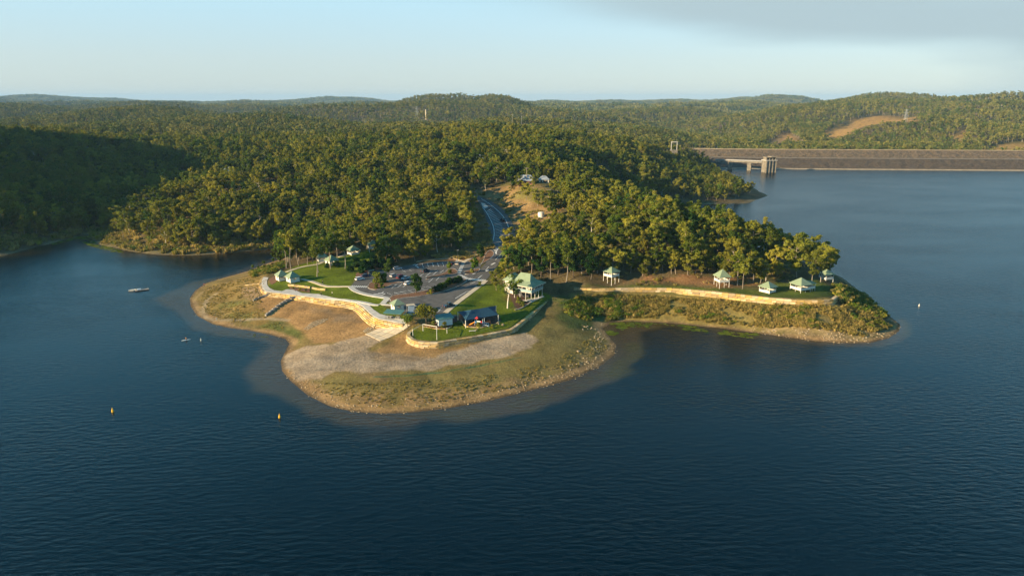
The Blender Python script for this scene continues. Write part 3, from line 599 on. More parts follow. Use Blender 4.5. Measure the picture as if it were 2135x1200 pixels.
#@@PART2
# ------------------------------------------------------------------ sheets laid on the ground
def drape_mesh(name, pts, m, off, cell=2.0, thick=0.0, hf=None):
    """polygon cut into cells that follow the ground, off metres above it; thick adds a skirt"""
    pts = [p[:2] for p in pts]; bm = bmesh.new()
    vs_ = [bm.verts.new((x, y, 0)) for x, y in pts]; bm.faces.new(vs_); bm.normal_update()
    if bm.faces[:][0].normal.z < 0: bmesh.ops.reverse_faces(bm, faces=bm.faces[:])
    for ax in (0, 1):
        a0 = min(p[ax] for p in pts); a1 = max(p[ax] for p in pts)
        for a in np.arange(a0 + cell * 0.5, a1, cell):
            co = (a, 0, 0) if ax == 0 else (0, a, 0); no = (1, 0, 0) if ax == 0 else (0, 1, 0)
            bmesh.ops.bisect_plane(bm, geom=bm.verts[:] + bm.edges[:] + bm.faces[:], plane_co=co, plane_no=no)
    if thick > 0:
        be = [e for e in bm.edges if e.is_boundary]
        r = bmesh.ops.extrude_edge_only(bm, edges=be); low = {v for v in r['geom'] if isinstance(v, bmesh.types.BMVert)}
    else: low = set()
    vl = list(bm.verts); zs_ = (hf or ground)(np.array([v.co.x for v in vl]), np.array([v.co.y for v in vl]))
    for v, z_ in zip(vl, zs_): v.co.z = float(z_) + (off - thick if v in low else off)
    me = bpy.data.meshes.new(name); bm.to_mesh(me); bm.free(); me.materials.append(MATS[m])
    return me
def drape(name, pts, m, off, parent=None, cell=2.0, thick=0.0, hf=None):
    return link(bpy.data.objects.new(name, drape_mesh(name, pts, m, off, cell, thick, hf)), parent)
def densify(pts, st=1.2, closed=False):
    P_ = [np.array(p[:2], float) for p in pts]
    if closed: P_.append(P_[0])
    out = []
    for a, b in zip(P_[:-1], P_[1:]):
        n = max(1, int(np.hypot(*(b - a)) / st))
        out += [a + (b - a) * i / n for i in range(n)]
    if not closed: out.append(P_[-1])
    return out
def smooth_line(pts, it=2):
    P_ = [np.array(p[:2], float) for p in pts]
    for _ in range(it):
        q = [P_[0]]
        for a, b in zip(P_[:-1], P_[1:]): q += [a * 0.75 + b * 0.25, a * 0.25 + b * 0.75]
        P_ = q + [P_[-1]]
    return P_
def strip(name, pts, wid, m, off, parent=None, high=0.0, st=1.2, closed=False, skirt=0.25):
    D = densify(pts, st, closed); n = len(D); mb = MB(); L = []
    for i in range(n):
        a = D[(i - 1) % n if closed else max(i - 1, 0)]; c = D[(i + 1) % n if closed else min(i + 1, n - 1)]
        tt = (c - a) / max(np.hypot(*(c - a)), 1e-6); nn = np.array([-tt[1], tt[0]]) * wid / 2
        l, r = D[i] + nn, D[i] - nn; zz_ = max(gz(*l), gz(*r)) + off + high
        L.append((l, r, zz_, min(gz(*l), gz(*r)) - skirt))
    V = []
    for l, r, z1, z0 in L:
        V += [(l[0], l[1], z1), (r[0], r[1], z1)] + ([(l[0], l[1], z0), (r[0], r[1], z0)] if high > 0 else [])
    k_ = 4 if high > 0 else 2; Fc = []
    for i in range(n if closed else n - 1):
        a, c = i * k_, ((i + 1) % n) * k_
        Fc.append((a, a + 1, c + 1, c))
        if high > 0: Fc += [(a + 2, a, c, c + 2), (a + 1, a + 3, c + 3, c + 1)]
    if high > 0 and not closed: Fc += [(0, 2, 3, 1), (len(V) - 4, len(V) - 3, len(V) - 1, len(V) - 2)]
    mb.add(V, Fc); return mb.build(name, m, parent)

car_park = drape('car_park', poly_px([(731, 598), (738, 588), (752, 578.5), (772, 570), (800, 562.5), (850, 553.5), (880, 548.5), (925, 544.5), (975, 544.5), (1004, 551), (1000, 562), (985, 583), (958, 597), (924, 610), (877, 620), (845, 626), (815, 630), (803, 629), (812, 621), (790, 618), (765, 613.5), (745, 607.5)]), 'asphalt', 0.05)
tag(car_park, kind='structure')
tag(drape('road_apron', poly_px([(831, 623.5), (877, 619.5), (924, 610.5), (958, 598.5), (930, 614), (895, 636), (866, 658), (846, 656), (838, 641)]), 'asphalt', 0.06), kind='structure')
road = MB(); dl, dr = [], []
for i in range(len(ROAD) - 1):
    n = max(2, int(math.dist(roadC[i][:2], roadC[i + 1][:2]) / 2.5))
    for k_ in range(n):
        f = k_ / n; dl.append(Vector(roadL[i]).lerp(Vector(roadL[i + 1]), f)); dr.append(Vector(roadR[i]).lerp(Vector(roadR[i + 1]), f))
V = []; Fc = []
for l, r in zip(dl, dr):
    for f in (0, 0.25, 0.5, 0.75, 1):
        p = l.lerp(r, f); V.append((p.x, p.y, gz(p.x, p.y) + 0.075))
for i in range(len(dl) - 1):
    for j in range(4): Fc.append((i * 5 + j, i * 5 + j + 1, i * 5 + 6 + j, i * 5 + 5 + j))
road = tag(road.add(V, Fc).build('road', 'asphalt'), kind='structure')
# painted lines
def line_px(a, b, parent, wid=0.22, name='bay_line', off=0.09): return strip(name, [G(*a), G(*b)], wid, 'line_paint', off, parent, st=1.0)
for k_ in range(8): line_px((880 + 10.6 * k_, 549.6 - 0.55 * k_), (882.8 + 10.6 * k_, 557 - 0.55 * k_), car_park)
for a, b in [((893.5, 589), (904, 580)), ((909, 585), (918.6, 575.7)), ((816.7, 601), (827, 593)), ((828.7, 599.7), (839, 592)), ((840, 599), (847, 594)), ((902.5, 573.5), (913, 564.5)), ((917, 569), (926, 563)), ((887, 577), (899, 567)), ((871, 580), (883, 570)), ((855, 576), (862, 572)),
             ((807, 611), (816.7, 614.7)), ((821, 610), (832, 613.4)), ((835, 608), (847, 612)), ((851, 606), (862, 610)), ((866, 604), (877, 608)), ((879, 602), (889, 605.6)), ((893, 598.5), (902, 601)), ((908, 595), (916, 598)), ((921, 591.5), (930, 594.5)), ((932.5, 588.5), (941, 591.5)), ((838, 563), (846, 567)), ((850, 561), (858, 565)), ((800, 571), (808, 575)), ((788, 574), (796, 578))]:
    line_px(a, b, car_park)
line_px((817, 613.5), (893, 597), car_park, 0.18)
for a, b in [((861, 553), (867, 551.5)), ((866, 555), (870, 551.5)), ((869, 556), (873, 558.5))]: line_px(a, b, car_park, 0.7, 'hatch_stripe')
def zebra(p, q, n, wid, lng, parent, name='crossing_stripe'):
    p, q = G(*p), G(*q); d = (q - p); d.z = 0; L = d.length; d.normalize(); nn = Vector((-d.y, d.x, 0))
    for k_ in range(n):
        c = p + d * (L * (k_ + 0.5) / n)
        strip(name, [c - nn * lng / 2, c + nn * lng / 2], wid, 'line_paint', 0.10, parent, st=0.8)
zebra((731, 597.4), (766, 598.2), 8, 0.55, 2.6, car_park)
zebra((966, 548), (956, 571), 10, 1.0, 1.9, car_park); zebra((957, 573), (976, 581.5), 8, 0.7, 1.9, car_park)
zebra((977, 582), (1012, 585), 9, 0.6, 3.0, road)
for a, b in [((800, 609), (795, 612)), ((788, 612), (799, 611)), ((779, 613), (797, 615)), ((797, 615), (803, 612))]: line_px(a, b, car_park, 0.6, 'arrow_mark')
def road_line(pts, wid, name='edge_line'): return strip(name, smooth_line([G(*p) for p in pts], 2), wid, 'line_paint', 0.10, road, st=1.5)
road_line([(1003, 414.5), (1015, 421), (1028, 431), (1040, 441), (1050, 452), (1057, 464), (1061, 476), (1061.5, 487), (1060, 496), (1055, 510), (1048, 524), (1040, 535)], 0.34)
road_line([(1006, 432), (1013, 441), (1019, 451), (1024, 461), (1028, 470), (1030, 479), (1030.5, 489), (1029, 498), (1026, 507), (1021, 515)], 0.36)
lf = smooth_line([G(*p) for p in [(1013, 441), (1024, 461), (1030, 479), (1029, 498), (1022, 514)]], 3)
rf = smooth_line([G(*p) for p in [(1023, 435), (1041, 457), (1050, 477), (1048.5, 499), (1041, 514)]], 3)
def along(P_, f):
    d = [0]
    for a, b in zip(P_[:-1], P_[1:]): d.append(d[-1] + np.hypot(*(b - a)))
    t_ = f * d[-1]; return np.array([np.interp(t_, d, [p[0] for p in P_]), np.interp(t_, d, [p[1] for p in P_])])
for k_ in range(25):
    f = (k_ + 0.3) / 25; a, b = along(lf, f), along(rf, f)
    strip('bay_line', [a, a * 0.8 + b * 0.2 + np.array([0, -1.0]), b], 0.42, 'line_paint', 0.10, road, st=1.2)
for k_ in range(5):
    f = k_ / 4; a = np.array([1027 + 2.0 * k_, 519.5 + 2.6 * k_]); b = np.array([1040.5 - 1.6 * k_, 516.5 + 2.6 * k_])
    line_px(tuple(a), tuple(b), road, 0.7, 'hatch_stripe')
line_px((1041, 515), (1031, 530), road, 0.3, 'edge_line'); line_px((1022, 541), (1031, 531), road, 0.25, 'edge_line')
for a, b in [((1038, 536), (1033, 542)), ((1019, 556), (1012, 564)), ((1005, 574), (996, 581)), ((991, 588), (981, 592)), ((949, 623), (972, 609)), ((972, 608), (979, 607.5)), ((911, 652), (918, 646)), ((917, 644), (921, 642.5))]: line_px(a, b, road, 0.28, 'centre_dash')
line_px((1024, 552.5), (1032, 548), road, 0.9, 'arrow_mark'); line_px((1013, 566), (1018, 562.5), road, 0.8, 'arrow_mark'); line_px((985, 572), (991, 570), road, 0.6, 'arrow_mark')
tag(drape('bus_pad', poly_px([(1003, 423), (1010, 424), (1018.5, 431.5), (1010.5, 435.5), (1006, 431)]), 'concrete', 0.14), kind='structure')
def bed(pts, m, name='garden_bed', kerb=True, hgt=0.12):
    pl = poly_px(pts); o = drape(name, pl, m, 0.06 + hgt, None, 2.0, 0.2); tag(o, kind='structure')
    if kerb: strip('kerb', smooth_line(pl + [pl[0]], 1), 0.25, 'kerb', 0.05, o, hgt + 0.06, closed=False)
    return o
I1 = [(766, 598.5), (771, 589), (790, 584), (806, 587), (846, 588.6), (822, 592), (809.5, 597), (799, 602), (784, 605), (771, 603)]
I2 = [(889, 578), (918, 572.5), (930, 567), (934, 561), (948, 560.5), (955.5, 567), (953, 571), (930, 575.5), (905, 580), (888, 584)]
I3 = [(812, 622), (820, 616), (848, 613), (864, 611), (890, 606), (906, 599.5), (932, 593), (948, 589), (965, 582.5), (976, 584.5), (959, 596.5), (924, 609), (877, 618), (832, 622.5), (816, 629)]
I4 = [(966.5, 570.5), (970, 566), (985, 563), (998, 560), (1002, 562), (994, 568), (984, 571), (973, 572.5)]
I5 = [(1003, 551), (1009, 541), (1012, 530), (1021, 521), (1027, 524), (1031, 530), (1021, 541)]
for q, m in ((I1, 'mulch'), (I2, 'mulch'), (I3, 'mulch'), (I4, 'mulch'), (I5, 'mulch')): bed(q, m)
bed([(742, 580), (752, 574), (775, 566), (790, 562), (786, 556), (765, 562), (742, 570)], 'mulch', kerb=False, hgt=0.03)
for nm, pts, wd, m in [('path', [(628, 582), (648, 586), (664, 592), (676, 596.5), (692, 597.8), (731, 597.5)], 1.9, 'warm_concrete'), ('path', [(598, 567), (612, 562), (630, 556.5), (650, 553), (668, 550), (680, 542), (692, 536)], 1.8, 'warm_concrete'), ('path', [(706, 536), (722, 531), (738, 526.5), (752, 522.5)], 1.8, 'warm_concrete'),
                       ('footpath', [(929, 651.5), (948, 635), (972, 617), (1004, 593), (1013, 585)], 2.3, 'warm_concrete'), ('footpath', [(731, 598), (738, 605), (752, 611), (775, 616.5), (797, 620), (809, 622), (802, 629), (797, 634.5)], 2.4, 'concrete'), ('footpath', [(797, 634.5), (812, 636), (826, 636.5)], 1.6, 'concrete'),
                       ('footpath', [(735, 630), (752, 629.5), (766, 632.5), (780, 636), (790, 636)], 1.8, 'concrete'), ('footpath', [(966, 547), (972, 543), (982, 538), (996, 530), (1010, 520)], 2.2, 'warm_concrete'), ('footpath', [(968, 545), (950, 540), (942, 536)], 1.0, 'warm_concrete'), ('footpath', [(842, 656), (858, 657)], 2.2, 'concrete')]:
    tag(strip(nm, smooth_line([G(*p) for p in pts], 2), wd, m, 0.06, None, 0.05, st=1.5), kind='structure')
def inset(line, d):
    P_ = [np.array(p[:2]) for p in line]; out = []
    for i in range(len(P_)):
        tt = P_[min(i + 1, len(P_) - 1)] - P_[max(i - 1, 0)]; tt /= np.hypot(*tt); out.append(P_[i] + np.array([-tt[1], tt[0]]) * d)
    return out
prom = [tuple(p) for p in inset(WALL_L, 0.8)] + poly_px([(850, 668), (838, 663), (812, 660), (792, 655), (778, 645), (768, 634.5), (750, 627.5), (735, 625.5), (705, 622.5), (690, 620), (664, 613), (630, 611.5), (612, 604), (598, 603.5), (588, 607), (572, 605.5), (562, 601), (557, 594), (556.5, 586), (560, 579)])
tag(drape('promenade', prom, 'concrete', 0.12, None, 1.5, 0.5, made_z), kind='structure')
# launching ramp slab, cast in panels
q = [Vector(G(*p)) for p in [(801.5, 676), (857, 678.5), (792, 711), (760.6, 697)]]
ramp = empty('concrete_ramp', (0, 0, 0)); tag(ramp, 'pale concrete launching slab between the terraced wall end and the gravel', 'ramp')
na_, nb_ = 3, 4
for i in range(na_):
    for j in range(nb_):
        def bl(a, b_): return (q[0].lerp(q[1], a)).lerp(q[3].lerp(q[2], a), b_)
        e = 0.012
        cs = [bl(i / na_ + e, j / nb_ + e), bl((i + 1) / na_ - e, j / nb_ + e), bl((i + 1) / na_ - e, (j + 1) / nb_ - e), bl(i / na_ + e, (j + 1) / nb_ - e)]
        drape('slab_panel', cs, 'warm_concrete', 0.16, ramp, 2.0, 0.35)

# ------------------------------------------------------------------ retaining walls of stone blocks
def unit_block(seed):
    r = random.Random(seed); bm = bmesh.new(); bmesh.ops.create_cube(bm, size=1.0)
    bmesh.ops.bevel(bm, geom=list(bm.edges), offset=0.045, segments=1, affect='EDGES')
    for v in bm.verts: v.co += Vector((r.uniform(-.02, .02), r.uniform(-.035, .035), r.uniform(-.03, .03)))
    me = bpy.data.meshes.new('block'); bm.to_mesh(me); bm.free(); return me
BLK = {}
def block_wall(name, label, line, course_h, n, depth, setback, blen, m, drop=0.0, top_fn=None, cat='wall'):
    if m not in BLK:
        BLK[m] = [unit_block(i) for i in range(5)]
        for b_ in BLK[m]: b_.materials.append(MATS[m])
    o = empty(name, (line[0][0], line[0][1], line[0][2])); tag(o, label, cat); base = Vector(o.location)
    P_ = [Vector(p[:2]) for p in line]; zt = [p[2] for p in line]
    d = [0.0]
    for a, b_ in zip(P_[:-1], P_[1:]): d.append(d[-1] + (b_ - a).length)
    r = random.Random(len(name) + n)
    def at_(s_): return Vector((np.interp(s_, d, [p.x for p in P_]), np.interp(s_, d, [p.y for p in P_]), np.interp(s_, d, zt)))
    for k_ in range(n):
        s_ = -r.uniform(0, blen * 0.6)
        while s_ < d[-1] - 0.3:
            L = blen * r.uniform(0.7, 1.3); a, b_ = at_(max(s_, 0)), at_(min(s_ + L, d[-1])); s_ += L
            c = (a + b_) / 2; tt = (b_ - a); tt.z = 0; ln = tt.length
            if ln < 0.2: continue
            tt.normalize(); out = Vector((tt.y, -tt.x, 0))
            c = c + out * (setback * k_ - depth / 2 + r.uniform(-.03, .03)); c.z = c.z - course_h * (k_ + 0.5)
            if k_ > 0 and c.z + course_h / 2 < gz(*(c + out * depth * 0.7).xy) - 0.05: continue
            bo = bpy.data.objects.new('block', r.choice(BLK[m])); link(bo, o)
            bo.location = c - base; bo.rotation_euler = (0, 0, math.atan2(tt.y, tt.x)); bo.scale = (ln * 1.0 - 0.07, depth, course_h - 0.06)
    return o
block_wall('promenade_wall', 'stepped golden sandstone wall curving below the promenade above the beach', WALL_L, 0.62, 5, 1.5, 0.38, 2.4, 'sandstone')
block_wall('lawn_wall', 'low stone block wall around the small play lawn', WALL_B, 0.55, 4, 1.35, 0.12, 2.2, 'sandstone')
block_wall('terrace_wall', 'long golden sandstone block wall below the right-hand pavilions', WALL_R, 0.95, 4, 1.4, 0.05, 2.5, 'sandstone')
def ground_line(pts, dz): return [(*G(*p).xy, G(*p).z + dz) for p in pts]
block_wall('beach_groyne', 'short grey stone wall running down the beach, farther left', ground_line([(567, 613), (548, 619), (527, 628)], 0.75), 0.6, 2, 0.7, 0.0, 2.0, 'grey_stone')
block_wall('beach_groyne', 'longer bent grey stone wall running down the beach to the right', ground_line([(617, 621), (600, 627), (584, 635), (567, 648), (552, 660)], 0.95), 0.6, 3, 0.8, 0.0, 2.0, 'grey_stone')
block_wall('low_stone_wall', 'low broken stone edging left of the promenade end', ground_line([(510, 596), (525, 594), (540, 592.5)], 0.45), 0.5, 1, 0.6, 0.0, 1.6, 'sandstone')
block_wall('low_stone_wall', 'short stone edging above the grassy left shore', ground_line([(538, 574), (548, 571), (556, 569)], 0.5), 0.5, 1, 0.6, 0.0, 1.6, 'sandstone')
block_wall('seat_wall', 'pale low wall behind the flower bed on the promenade', ground_line([(600, 596), (624, 599), (646, 601.5)], 0.9), 0.55, 2, 0.6, 0.0, 2.0, 'sandstone')
block_wall('seat_wall', 'pale low wall behind the barbecue seats on the promenade', ground_line([(650, 602.5), (664, 605), (678, 606)], 0.9), 0.55, 2, 0.6, 0.0, 2.0, 'sandstone')
block_wall('garden_edging', 'curved stone garden edging below the two-storey pavilion', ground_line([(1074, 647), (1084, 645), (1094, 640), (1103, 634), (1108, 630)], 0.35), 0.45, 1, 0.5, 0.0, 1.0, 'grey_stone')
block_wall('garden_edging', 'stone edging of the bed in front of the green-roofed shed', ground_line([(882, 682), (890, 684), (905, 686), (918, 687), (930, 687), (938, 684), (944, 680)], 0.35), 0.4, 1, 0.5, 0.0, 0.9, 'sandstone')
block_wall('garden_edging', 'stone edging around the bark of the shaded playground', ground_line([(960, 668), (966, 677), (972, 682), (990, 684), (1005, 684), (1020, 681), (1034, 677), (1043, 671)], 0.35), 0.4, 1, 0.5, 0.0, 0.9, 'sandstone')
block_wall('garden_edging', 'row of stones along the top kerb of the car park', ground_line([(868, 546.5), (890, 543.5), (915, 541), (940, 539.5)], 0.45), 0.5, 1, 0.5, 0.0, 1.0, 'rock')
tag(drape('playground_bark', poly_px([(950, 664), (960, 670), (968, 680), (990, 684), (1008, 684), (1032, 677), (1046, 668), (1038, 656), (1000, 650), (960, 654)]), 'dark_mulch', 0.1), kind='structure')
tag(drape('flower_bed', poly_px([(601, 598), (646, 603), (646, 611), (616, 606), (606, 603)]), 'mulch', 0.14), kind='structure')
tag(drape('flower_bed', poly_px([(560, 583), (576, 573), (586, 577), (574, 590), (566, 594)]), 'mulch', 0.1), kind='structure')
tag(drape('flower_bed', poly_px([(884, 680), (905, 684), (930, 685), (943, 679), (930, 676), (900, 675)]), 'mulch', 0.08), kind='structure')
tag(drape('flower_bed', poly_px([(1060, 606), (1085, 607), (1104, 632), (1080, 645), (1073, 640)]), 'dark_mulch', 0.05), kind='structure')  # planted bed; its dark colour also stands for the shade among the shrubs

# ------------------------------------------------------------------ pavilions
def gazebo(u, v, rz, side, label, stilts=0.35, hgt=2.5, solid=(), rise=0.55, wing=False, sc=1.0, mroof='green_roof', dz=0.0):
    p = G(u, v); o = empty('pavilion', (p.x, p.y, p.z), rz, sc * .92); tag(o, label, 'pavilion', 'green-roofed park pavilions')
    s = side / 2; f = stilts
    MB().box((0, 0, f - 0.08), (side, side, 0.16)).build('floor', 'cream_paint', o)
    for a, b_ in ((-1, -1), (1, -1), (1, 1), (-1, 1)):
        MB().box((a * (s - .06), b_ * (s - .06), (f + hgt) / 2 - 0.5), (.17, .17, f + hgt + 1.0)).build('post', 'white_paint', o)
    if stilts > 1:
        for a, b_ in ((0, -1), (0, 1), (-1, 0), (1, 0)): MB().box((a * (s - .1), b_ * (s - .1), f / 2 - 0.5), (.14, .14, f + 0.9)).build('stilt', 'white_paint', o)
    for k_ in range(4):
        c, s2 = math.cos(k_ * math.pi / 2), math.sin(k_ * math.pi / 2); q = lambda x, y, z: (x * c - y * s2, x * s2 + y * c, z)
        if k_ in solid:
            for xx, ww in ((-s * 0.62, s * 0.72), (s * 0.62, s * 0.72)): MB().box(q(xx, -s, f + hgt / 2), (ww, .1, hgt), k_ * math.pi / 2).build('wall_panel', 'white_paint', o)
            MB().box(q(0, -s, f + 0.55), (s * 0.56, .1, 1.1), k_ * math.pi / 2).build('wall_panel', 'white_paint', o)
            MB().box(q(0, -s, f + hgt - 0.25), (s * 0.56, .1, 0.5), k_ * math.pi / 2).build('wall_panel', 'white_paint', o)
        else:
            MB().box(q(0, -s, f + 0.5), (side - .2, .09, 1.0), k_ * math.pi / 2).build('balustrade', 'white_paint', o)
            MB().box(q(0, -s, f + hgt - 0.15), (side - .2, .09, 0.3), k_ * math.pi / 2).build('header', 'white_paint', o)
            MB().box(q(0, -s, f + hgt / 2), (.1, .1, hgt), k_ * math.pi / 2).build('post', 'white_paint', o)
    e = s + 0.55; z0 = f + hgt - 0.05; z1 = z0 + e * rise * 1.25
    MB().add([(-e, -e, z0), (e, -e, z0), (e, e, z0), (-e, e, z0), (0, 0, z1), (-e, -e, z0 - .18), (e, -e, z0 - .18), (e, e, z0 - .18), (-e, e, z0 - .18)],
             [(0, 1, 4), (1, 2, 4), (2, 3, 4), (3, 0, 4), (0, 5, 6, 1), (1, 6, 7, 2), (2, 7, 8, 3), (3, 8, 5, 0), (8, 7, 6, 5)]).build('roof', mroof, o)
    MB().box((0, 0, f + 0.4), (side * .3, side * .3, .75)).build('table', 'cream_paint', o)
    if wing:
        x0, x1 = s + .1, s + 3.6
        MB().box(((x0 + x1) / 2, 0, f - .08), (x1 - x0, side * .8, .16)).build('floor', 'cream_paint', o)
        for yy in (-1, 1):
            MB().box(((x0 + x1) / 2, yy * side * .4, f + .5), (x1 - x0, .09, 1.0)).build('balustrade', 'white_paint', o)
            for xx in (x1, (x0 + x1) / 2): MB().box((xx, yy * side * .4, (f + hgt) / 2 - .6), (.16, .16, f + hgt + .6)).build('post', 'white_paint', o)
        MB().box((x1, 0, f + .5), (.09, side * .8, 1.0)).build('balustrade', 'white_paint', o)
        MB().add([(x0 - .3, -side * .46, z0), (x1 + .5, -side * .46, z0 - .35), (x1 + .5, side * .46, z0 - .35), (x0 - .3, side * .46, z0), (x0 - .3, 0, z0 + 1.1), (x1 + .5, 0, z0 + .45)], [(0, 1, 5, 4), (2, 3, 4, 5), (1, 2, 5), (0, 4, 3), (3, 2, 1, 0)]).build('wing_roof', 'green_roof', o)
    return o
gazebo(588, 584, R(38), 4.6, 'green pyramid-roofed pavilion nearest the left shore, back of the pair', solid=(3,), rise=.75)
gazebo(611, 587, R(42), 4.8, 'green pyramid-roofed pavilion on the lawn above the promenade, front of the pair', solid=(3, 0), rise=.75)
gazebo(672, 544, R(25), 5.0, 'pavilion half hidden by trees at the back of the left lawn', rise=.7)
gazebo(692, 552, R(48), 5.0, 'steep green-roofed pavilion among shrubs behind the left lawn', solid=(3,), rise=.75)
gazebo(737, 530, R(40), 5.2, 'shaded teal-roofed pavilion under the trees at the lawn top', rise=.65)
gazebo(778, 522, R(20), 5.2, 'white-walled pavilion standing high among dark trees behind the lawn', stilts=1.6, rise=.6)
gazebo(829, 645, R(30), 4.4, 'small green-roofed white kiosk beside the lower road', stilts=.15, hgt=2.6, solid=(0, 1, 3), rise=.6)
gazebo(1274, 588, R(40), 5.4, 'stilted pavilion in tree shade at the left end of the long wall', stilts=3.2, hgt=2.3, rise=.55)
gazebo(1504, 596, R(14), 5.2, 'tall narrow pavilion on stilts below the wooded point', stilts=2.6, hgt=2.5, rise=.85)
gazebo(1600, 608, R(38), 5.4, 'squat green-roofed pavilion just behind the long wall', stilts=.3, hgt=2.5, rise=.6)
gazebo(1668, 606, R(26), 6.4, 'large pavilion with a side wing on the right-hand terrace', stilts=1.2, hgt=2.5, rise=.62, wing=True)
gazebo(1722, 583, R(20), 4.8, 'pavilion half behind a gum at the far end of the terrace', stilts=.8, hgt=2.5, rise=.6)

# two-storey clubhouse on posts
def clubhouse():
    p = G(1108, 630); p.z = gz(p.x, p.y); o = empty('clubhouse', (p.x, p.y, p.z), R(-34)); tag(o, 'two-storey verandah building with pale green hipped roof on posts', 'building')
    L, W, fl, ev = 12.0, 9.4, 3.9, 6.7
    MB().box((-L / 2 - 0.2, W / 2, -0.1), (L + 1, W + 1.2, 0.9)).build('slab', 'concrete', o)
    for x in np.linspace(-L + .3, -.3, 5):
        for y in (.3, W - .3): MB().tube((x, y, 0.2), (x, y, fl), .11).build('post', 'white_paint', o)
    for y in np.linspace(.3, W - .3, 4)[1:3]:
        for x in (-.3, -L + .3): MB().tube((x, y, 0.2), (x, y, fl), .11).build('post', 'white_paint', o)
    MB().box((-L / 2 - 1.2, W / 2 + 1.4, fl / 2 + .2), (L - 5, W - 4.2, fl - .4)).build('lower_shade_core', 'dark_pole', o)  # near-black core stands in for the shade under the open deck
    MB().box((-L / 2, W / 2, fl), (L, W, .3)).build('deck', 'cream_paint', o)
    MB().box((-L / 2 - .6, W / 2 + .6, fl + 1.6), (L - 4.2, W - 4.2, 2.9)).build('upper_wall', 'cream_paint', o)
    for x in (-L / 2 - 3, -L / 2 - .6, -L / 2 + 1.8): MB().box((x, W / 2 + .6 - (W - 4.2) / 2 - .03, fl + 1.7), (1.3, .08, 1.4)).build('window', 'glass', o)
    for y in (W / 2 - 1, W / 2 + 1.8): MB().box((-L / 2 - .6 + (L - 4.2) / 2 + .03, y, fl + 1.7), (.08, 1.3, 1.4)).build('window', 'glass', o)
    for (c, d) in (((-L / 2, .05, fl + .6), (L, .1, 1.2)), ((-.05, W / 2, fl + .6), (.1, W, 1.2)), ((-L / 2, W - .05, fl + .6), (L, .1, 1.2)), ((-L + .05, W / 2, fl + .6), (.1, W, 1.2))): MB().box(c, d).build('balustrade', 'blue_rail', o)
    for x in np.linspace(-L + .1, -.1, 6): MB().box((x, .1, fl + 1.5), (.16, .16, 2.9)).build('verandah_post', 'white_paint', o)
    for y in np.linspace(.1, W - .1, 5)[1:]: MB().box((-.1, y, fl + 1.5), (.16, .16, 2.9)).build('verandah_post', 'white_paint', o)
    e = .9; x0, x1, y0, y1 = -L - e, e, -e, W + e; z0 = ev; m1, m2 = 3.0, 3.1
    # bell-cast hip: flatter skirt below, steep crown above
    rings = [((x0, y0), (x1, y0), (x1, y1), (x0, y1), z0), ((x0 + m1, y0 + m1), (x1 - m1, y0 + m1), (x1 - m1, y1 - m1), (x0 + m1, y1 - m1), z0 + 1.5)]
    V = [(x0, y0, z0 - .25), (x1, y0, z0 - .25), (x1, y1, z0 - .25), (x0, y1, z0 - .25)]
    for rg in rings: V += [(*q, rg[4]) for q in rg[:4]]
    ym = (y0 + y1) / 2; V += [(x0 + 4.4, ym, z0 + 4.3), (x1 - 4.4, ym, z0 + 4.3)]
    MB().add(V, [(3, 2, 1, 0), (0, 1, 5, 4), (1, 2, 6, 5), (2, 3, 7, 6), (3, 0, 4, 7), (4, 5, 9, 8), (5, 6, 10, 9), (6, 7, 11, 10), (7, 4, 8, 11), (8, 9, 13, 12), (9, 10, 13), (10, 11, 12, 13), (11, 8, 12)]).build('roof', 'green_roof', o)
    for (a, b_) in (((x0, y0), (x1, y0)), ((x1, y0), (x1, y1))): MB().box(((a[0] + b_[0]) / 2, (a[1] + b_[1]) / 2, z0 - .2), (abs(a[0] - b_[0]) + .1, abs(a[1] - b_[1]) + .1, .26)).build('fascia', 'cream_paint', o)
    # back wing
    wx0, wx1, wy0, wy1 = -L - 4.6, -L + .6, 3.2, 10.4
    MB().box(((wx0 + wx1) / 2, (wy0 + wy1) / 2, ev / 2), (wx1 - wx0 - .8, wy1 - wy0 - .8, ev)).build('wing_wall', 'cream_paint', o)
    xm, ym = (wx0 + wx1) / 2, (wy0 + wy1) / 2
    MB().add([(wx0 - .5, wy0 - .5, ev), (wx1 + .5, wy0 - .5, ev), (wx1 + .5, wy1 + .5, ev), (wx0 - .5, wy1 + .5, ev), (xm, ym - 1.5, ev + 2.7), (xm, ym + 1.5, ev + 2.7)], [(0, 1, 4), (1, 2, 5, 4), (2, 3, 5), (3, 0, 4, 5), (3, 2, 1, 0)]).build('wing_roof', 'green_roof', o)
clubhouse()

